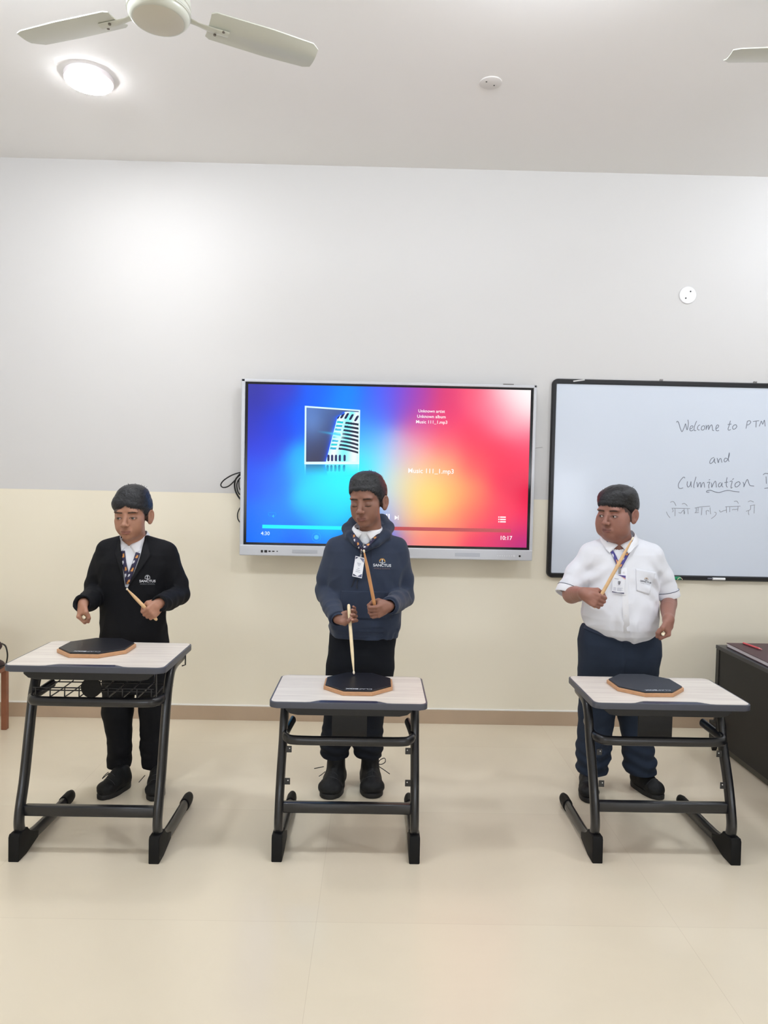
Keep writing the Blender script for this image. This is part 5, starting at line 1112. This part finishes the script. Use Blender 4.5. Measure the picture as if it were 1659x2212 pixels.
    strap_obj('strap', [jk, sh], [(762, 1152), (768, 1166), (776, 1180), (781, 1190)], 9, ln, m_lan, .006, seed=4); strap_obj('strap', [jk, sh], [(815, 1156), (802, 1168), (791, 1181), (783, 1191)], 9, ln, m_lan, .007, seed=6)
    q, D = trace(jk, [781.5, 780, 779], [1188, 1197, 1204]); MB().tube(list(q-D*.009), .004, .0018, 8, up=(1, 0, 0)).build('metal_clip', mat('clip_steel', (170, 172, 176), .3, metal=.9), ln, True)
    id_card(jk, [(768, 1200.5), (788, 1205.5), (781.5, 1249), (761, 1244.5)], ln, True)
    emblem(jk, 825.5, 1221.5, 39, r, (222, 226, 232), (214, 160, 70), (120, 96, 96), ang=.03)
    tr = Field(); tr.u(Loft(rows_px([(1350, 713, 861, .10, .105), (1400, 709, 853, .105, .115), (1440, 707, 851, .10, .11), (1475, 706, 846, .09, .10)], 3.35), 2.2))
    chain(tr, [(742, 1440, 3.35, 36), (735, 1520, 3.35, 33), (727, 1585, 3.35, 31), (724, 1612, 3.35, 31), (723, 1622, 3.35, 29)], .015)
    chain(tr, [(811, 1440, 3.35, 38), (799, 1520, 3.36, 34), (795, 1585, 3.36, 31), (795, 1612, 3.36, 31), (796, 1624, 3.36, 29)], .015)
    tr.sub(Fn(lambda P: np.where((P[:, 2] < .50) & (P[:, 2] > .2), np.abs(P[:, 0]-P3(764, 1585, 3.35)[0])-.004, 1.)), .006)
    tr.disp = lambda P: cloth(P, .0045, (12, 12, 24), 17.)*np.clip((.55-P[:, 2])*2.2, .2, 1)+.003*np.sin(P[:, 2]*150+np.sin(P[:, 0]*30)*1.5)*np.clip((.34-P[:, 2])*8, 0, 1)
    garment('trousers', tr, (-.36, 3.18, .15), (.16, 3.54, .84), mat('trousers_dark_navy', (17, 21, 29), .85, spec=.25, bump=.2, bscale=800), r, .0042)
    for a, b, lp, sd in (((730, 1695), (708, 1727), [[(699, 1656, 3.30), (690, 1658, 3.27), (679, 1660, 3.25)], [(702, 1667, 3.28), (695, 1673, 3.26), (689, 1677, 3.25)]], 3), ((796, 1692), (806, 1725), [[(815, 1650, 3.30), (822, 1641, 3.29), (831, 1638, 3.28), (832, 1646, 3.28), (824, 1651, 3.29), (815, 1650, 3.30)], [(816, 1654, 3.30), (828, 1662, 3.27), (842, 1672, 3.25)]], 4)):
        shoe(r, atz(*a, 0)[:2]+np.array([0, .04]), atz(*b, 0)[:2], .105, .056, True, True, sd, lp)
    # hands
    body = Field(); body.u(hf); body.u(Loft(RW[:8], 2.25, -.026), .02)
    body.u(Cap(el1, h1[1], .030, .020), .01).u(Cap(P3(722, 1205, 3.34), el1, .032, .030), .02).u(h1[0], .012)
    body.u(Cap(el2, h2[1], .030, .020), .01).u(Cap(P3(861, 1205, 3.34), el2, .032, .030), .02).u(h2[0], .012)
    b = build_body(r, body, hd, [h1, h2], (138, 98, 82), (128, 78, 72), (26, 19, 20), (-.36, 2.93, .78), (.28, 3.48, 1.5), 'skin_middle', 0., True, 'M')
    hr = hair_field(ho, HR, hs, 'M'); V, Q = polygonize(hr, ho-.19, ho+.19, .0028); tv_, tf = tufts(ho, HR, hs, 8, 120, 'M')
    put('hair', merge_mesh('hair', [(V, [tuple(q) for q in Q]), (tv_, tf), fringe(ho, HR, hs, 'M', 3, 170, .25)]), m_hair, r, True)
    drumstick('pale drumstick reaching down from the boy in the hooded sweatshirt to the middle pad', buttA, tipA, tone=(238, 218, 178), r=.0074)
    drumstick('brown drumstick held upright against the chest of the hooded sweatshirt', g2-t2*.03, e2, tone=(205, 150, 100), r=.0076)
# ------------------------------------------------------------------ boy at right: white shirt
def boy_right():
    Y = 3.33; r = person_root(1.13, 3.37, 'stout person in white short-sleeved shirt and navy trousers before the whiteboard, glancing sideways')
    ho = P3(1333, 1106, 3.28); HR = Rz(-math.radians(47))@Rx(math.radians(2)); hs = 1.05; hd = (ho, HR, hs)
    hf = head_field(ho, HR, hs, 1.)
    rows = [(1158, 1318, 1366, .055, .058), (1168, 1298, 1385, .070, .075), (1180, 1276, 1406, .085, .09), (1195, 1264, 1418, .10, .10), (1225, 1259, 1422, .115, .11), (1265, 1262, 1419, .13, .115), (1300, 1259, 1420, .145, .12), (1330, 1258, 1420, .155, .12), (1350, 1264, 1417, .155, .12), (1364, 1276, 1411, .145, .11), (1376, 1300, 1398, .12, .09), (1382, 1325, 1375, .10, .07)]
    RW = rows_px(rows, Y)
    sh = Field(); sh.u(Loft(RW, 2.15)); sh.u(Cap(P3(1338, 1176, Y), P3(1278, 1196, Y), .052, .055), .025).u(Cap(P3(1338, 1176, Y), P3(1404, 1198, Y), .052, .055), .025)
    chain(sh, [(1277, 1206, 3.34, 27), (1250, 1240, 3.34, 27), (1234, 1272, 3.33, 28)], .012, .02); chain(sh, [(1406, 1206, 3.34, 27), (1428, 1245, 3.35, 25), (1440, 1281, 3.35, 24)], .012, .02)
    # cut the sleeves square at the cuff
    a1 = P3(1230, 1283, 3.32); n1 = unit(P3(1222, 1300, 3.31)-P3(1236, 1262, 3.33)); a2 = P3(1442, 1287, 3.35); n2 = unit(P3(1446, 1300, 3.35)-P3(1438, 1270, 3.35))
    def cut(a, n, xs, sgn): return Fn(lambda P: np.where((P[:, 0]-xs)*sgn > 0, (P-A3(a))@A3(n), -1.))
    sh.inter(cut(a1, n1, P3(1258, 1280, 3.33)[0], -1), .002); sh.inter(cut(a2, n2, P3(1421, 1280, 3.33)[0], 1), .002)
    sh.sub(Cap(P3(1243, 1255, 3.34), P3(1224, 1300, 3.31), .046, .050), .002); sh.sub(Cap(P3(1436, 1262, 3.35), P3(1446, 1310, 3.35), .040, .044), .002)
    sh.u(Cap(P3(1337, 1160, 3.305), P3(1337, 1190, 3.30), .058, .066), .012); sh.sub(Cap(P3(1338, 1120, 3.31), P3(1335, 1168, 3.285), .059), .002)
    def folds(P):
        x = P[:, 0]-1.14; z = P[:, 2]; d = cloth(P, .0065, (17, 17, 13), 23.)*np.clip((1.18-z)*6, .15, 1)
        tuck = np.clip((.90-z)*9, 0, 1); d += .0045*tuck*np.sin(x*95+np.sin(z*30)*.8)*np.clip(1-np.abs(x)/.16, 0, 1)
        d += .0055*np.sin((z*75+np.abs(x)*60)+.8*np.sin(x*40))*np.exp(-((np.abs(x)-.14)/.06)**2)*np.exp(-((z-1.02)/.10)**2); return d
    sh.disp = folds
    shirt = garment('shirt', sh, (.80, 3.10, .72), (1.48, 3.50, 1.26), m_shirt, r)
    # rolled cuffs with dark piping
    m_pipe = mat('dark_piping', (60, 66, 84), .7)
    for (pa, pb, ra, rb, nm) in (((1234, 1272, 3.33), (1228, 1287, 3.32), 29.5, 30, 'L'), ((1440, 1277, 3.35), (1443, 1291, 3.35), 25.5, 26, 'R')):
        A = P3(*pa); B = P3(*pb); ax = unit(B-A); ra_ = ra*3.33/FPX; mb = MB(); n = 40; u = unit(np.cross(ax, [0, 1, 0])); v = np.cross(ax, u); out = []
        for (t_, rr) in ((0, ra_), (.15, ra_*1.02), (.9, ra_*1.03), (1, ra_*1.0), (1, ra_*.93), (0, ra_*.90)): out.append([mb.b.verts.new(A+(B-A)*t_+(u*math.cos(a)*1.0+v*math.sin(a)*1.0)*rr) for a in np.linspace(0, 2*PI, n, endpoint=False)])
        for p_, q_ in zip(out, out[1:]+out[:1]):
            for i in range(n): mb.b.faces.new((p_[i], p_[(i+1) % n], q_[(i+1) % n], q_[i]))
        cfo = mb.build('sleeve_cuff', m_collar, shirt, True); MB().tube([A+(u*math.cos(a)+v*math.sin(a))*ra_*1.015 for a in np.linspace(0, 2*PI, 41)], .0013, .0013, 6, up=tuple(ax), cap=False).build('piping', m_pipe, cfo, True)
    neck = Field().u(Cap(P3(1338, 1135, 3.30), P3(1336, 1190, 3.295), .064, .070)); both = [sh, neck]
    cn = P3(1337, 1168, 3.30); collar(cn, .068, .064, P3(1341, 1178, 3.23)[2], cn[2]+.048, -.30, shirt, (.036, .036), .036)
    pl = patch(sh, [(1339, 1182), (1347, 1368), (1361, 1368), (1352, 1182)], 5, 80, .0026, .0014); put('button_placket', poly_mesh('button_placket', *pl), m_collar, shirt, True)
    for py in (1188, 1236, 1284, 1330): q, D = trace(sh, [1345+(py-1182)*.045], [py]); MB().cyl(tuple(q[0]-D[0]*.0052), .0042, .0018, 'y', 14).build('button', m_white, shirt)
    pk = patch(sh, [(1373, 1228), (1375, 1276), (1402, 1285), (1417, 1236)], 14, 12, .0012, .0014); put('chest_pocket', poly_mesh('chest_pocket', *pk), m_shirt, shirt, True)
    ln = empty('lanyard', P3(1335, 1215, 3.17), 'purple patterned lanyard with a white card over the white shirt', 'lanyard')
    strap_obj('strap', both, [(1307, 1163), (1312, 1178), (1324, 1195), (1334, 1216), (1338, 1222)], 7, ln, m_lan, .007, (70, 66, 140), 8); strap_obj('strap', both, [(1368, 1165), (1362, 1182), (1350, 1205), (1338, 1226)], 9, ln, m_lan, .009, (70, 66, 140), 9)
    q, D = trace(sh, [1338.5, 1338.5, 1338], [1224, 1232, 1240]); MB().tube(list(q-D*.010), .0055, .002, 8, up=(1, 0, 0)).build('metal_clip', mat('clip_steel2', (165, 165, 168), .3, metal=.9), ln, True)
    id_card(sh, [(1325, 1241), (1351, 1242.5), (1347.5, 1283), (1321, 1279.5)], ln, False)
    emblem([sh], 1395, 1257, 24, r, (62, 62, 72), (205, 165, 105), (140, 138, 146), ang=.22, lift=.0045)
    # trousers
    m_tr = mat('trousers_navy', (35, 45, 61), .85, spec=.3, bump=.2, bscale=800)
    Yt = 3.35; R2 = rows_px([(1342, 1262, 1412, .10, .11), (1360, 1254, 1420, .13, .125), (1385, 1249, 1426, .14, .135), (1410, 1250, 1427, .14, .14), (1440, 1251, 1420, .13, .14), (1470, 1251, 1416, .115, .13), (1500, 1252, 1412, .10, .12)], Yt)
    tr = Field(); tr.u(Loft(R2, 2.25))
    chain(tr, [(1290, 1450, 3.35, 38), (1288, 1540, 3.35, 37), (1281, 1620, 3.36, 35), (1279, 1652, 3.36, 32), (1276, 1684, 3.36, 26)], .015); chain(tr, [(1377, 1450, 3.35, 40), (1374, 1540, 3.36, 38), (1377, 1610, 3.37, 32), (1382, 1650, 3.37, 33), (1383, 1680, 3.37, 30)], .015)
    def waist(P):  # the waistband dips under the belly
        v = P-CAM.astype(np.float32); z = v@cf; u = 829.5+FPX*(v@cr)/z; w = 1106-FPX*(v@cu)/z; top = np.interp(u, [1255, 1265, 1300, 1340, 1370, 1395, 1412, 1420], [1346, 1346, 1362, 1375, 1377, 1371, 1360, 1357]); return (top-w)*z/FPX*np.where(P[:, 1] < Yt, 1, .3)
    tr.inter(Fn(waist), .003)
    tr.disp = lambda P: cloth(P, .005, (10, 10, 18), 31.)*np.clip((.95-P[:, 2])*1.5, .15, 1)+.0045*np.sin(P[:, 2]*110+np.sin(P[:, 0]*25)*2)*np.clip((.30-P[:, 2])*7, 0, 1)-.004*np.exp(-((P[:, 0]-1.145)/.006)**2)*(P[:, 1] < Yt)*(P[:, 2] < .78)
    trousers = garment('trousers', tr, (.90, 3.14, .09), (1.40, 3.55, .90), m_tr, r, .0042)
    wb_ = [(1262, 1352), (1300, 1368), (1340, 1381), (1370, 1383), (1395, 1377), (1412, 1366)]
    V, Fc, c = ribbon(tr, wb_, 11, 4, .001, .003, 8); put('waistband', poly_mesh('waistband', V, Fc), mat('waistband_navy', (36, 46, 66), .8), trousers, True)
    shoe(r, atz(1274, 1697, 0)[:2]+np.array([0, .04]), atz(1272, 1735, 0)[:2], .095, .046, False, False, 5)
    shoe(r, atz(1374, 1697, 0)[:2]+np.array([-.01, .02]), atz(1428, 1728, 0)[:2], .085, .044, False, False, 6)
    # arms and hands
    g1 = P3(1293, 1296, 3.085); e1 = P3(1368.5, 1160, 3.06); t1 = unit(e1-g1)
    h1 = hand(g1, t1, np.array([.75, -.6, -.2]), True, .98)
    g2 = P3(1432, 1369, 3.13); t2 = unit(P3(1432.5, 1373, 2.85)-g2)
    h2 = hand(g2, t2, np.array([-.10, -.3, -.95]), False, .98)
    body = Field(); body.u(hf); body.u(Loft(RW, 2.15, -.022), .02)
    el = P3(1231, 1285, 3.32); body.u(Limb([P3(1277, 1208, 3.34), el*.92+P3(1277, 1208, 3.34)*.08, el*.55+h1[1]*.45, h1[1]], (.044, .0405, .0365, .024)), .006).u(h1[0], .014)
    el2 = P3(1442, 1290, 3.36); md = el2*.45+h2[1]*.55+np.array([.004, .01, 0]); body.u(Limb([P3(1406, 1208, 3.34), el2, md, h2[1]], (.044, .039, .034, .024)), .006).u(h2[0], .014)
    b = build_body(r, body, hd, [h1, h2], (148, 104, 90), (128, 80, 74), (28, 20, 22), (.78, 2.93, .70), (1.52, 3.52, 1.46), 'skin_right', 1., False, 'R')
    eyes(b, ho, HR, hs, (-.42, 0))
    hr = hair_field(ho, HR, hs, 'R'); V, Q = polygonize(hr, ho-.19, ho+.19, .0028); tv_, tf = tufts(ho, HR, hs, 13, 8, 'R')
    put('hair', merge_mesh('hair', [(V, [tuple(q) for q in Q]), (tv_, tf), fringe(ho, HR, hs, 'R', 3, 170, .5)]), m_hair, r, True)
    drumstick('light brown drumstick raised diagonally across the white shirt', g1-t1*.04, e1, tone=(226, 188, 140), r=.0076)
    drumstick('drumstick seen end-on from the lowered left fist of the boy in the white shirt', g2-t2*.10, g2+t2*.22, tone=(238, 218, 178), r=.0076)
import time
for fn in (boy_left, boy_middle, boy_right): t_ = time.time(); fn(); print(fn.__name__, round(time.time()-t_, 1))
SC.view_settings.view_transform = 'Standard'; SC.view_settings.look = 'None'; SC.view_settings.gamma = 1; SC.view_settings.use_curve_mapping = False
SC.view_settings.exposure = 0.02
SC.cycles.max_bounces = 8
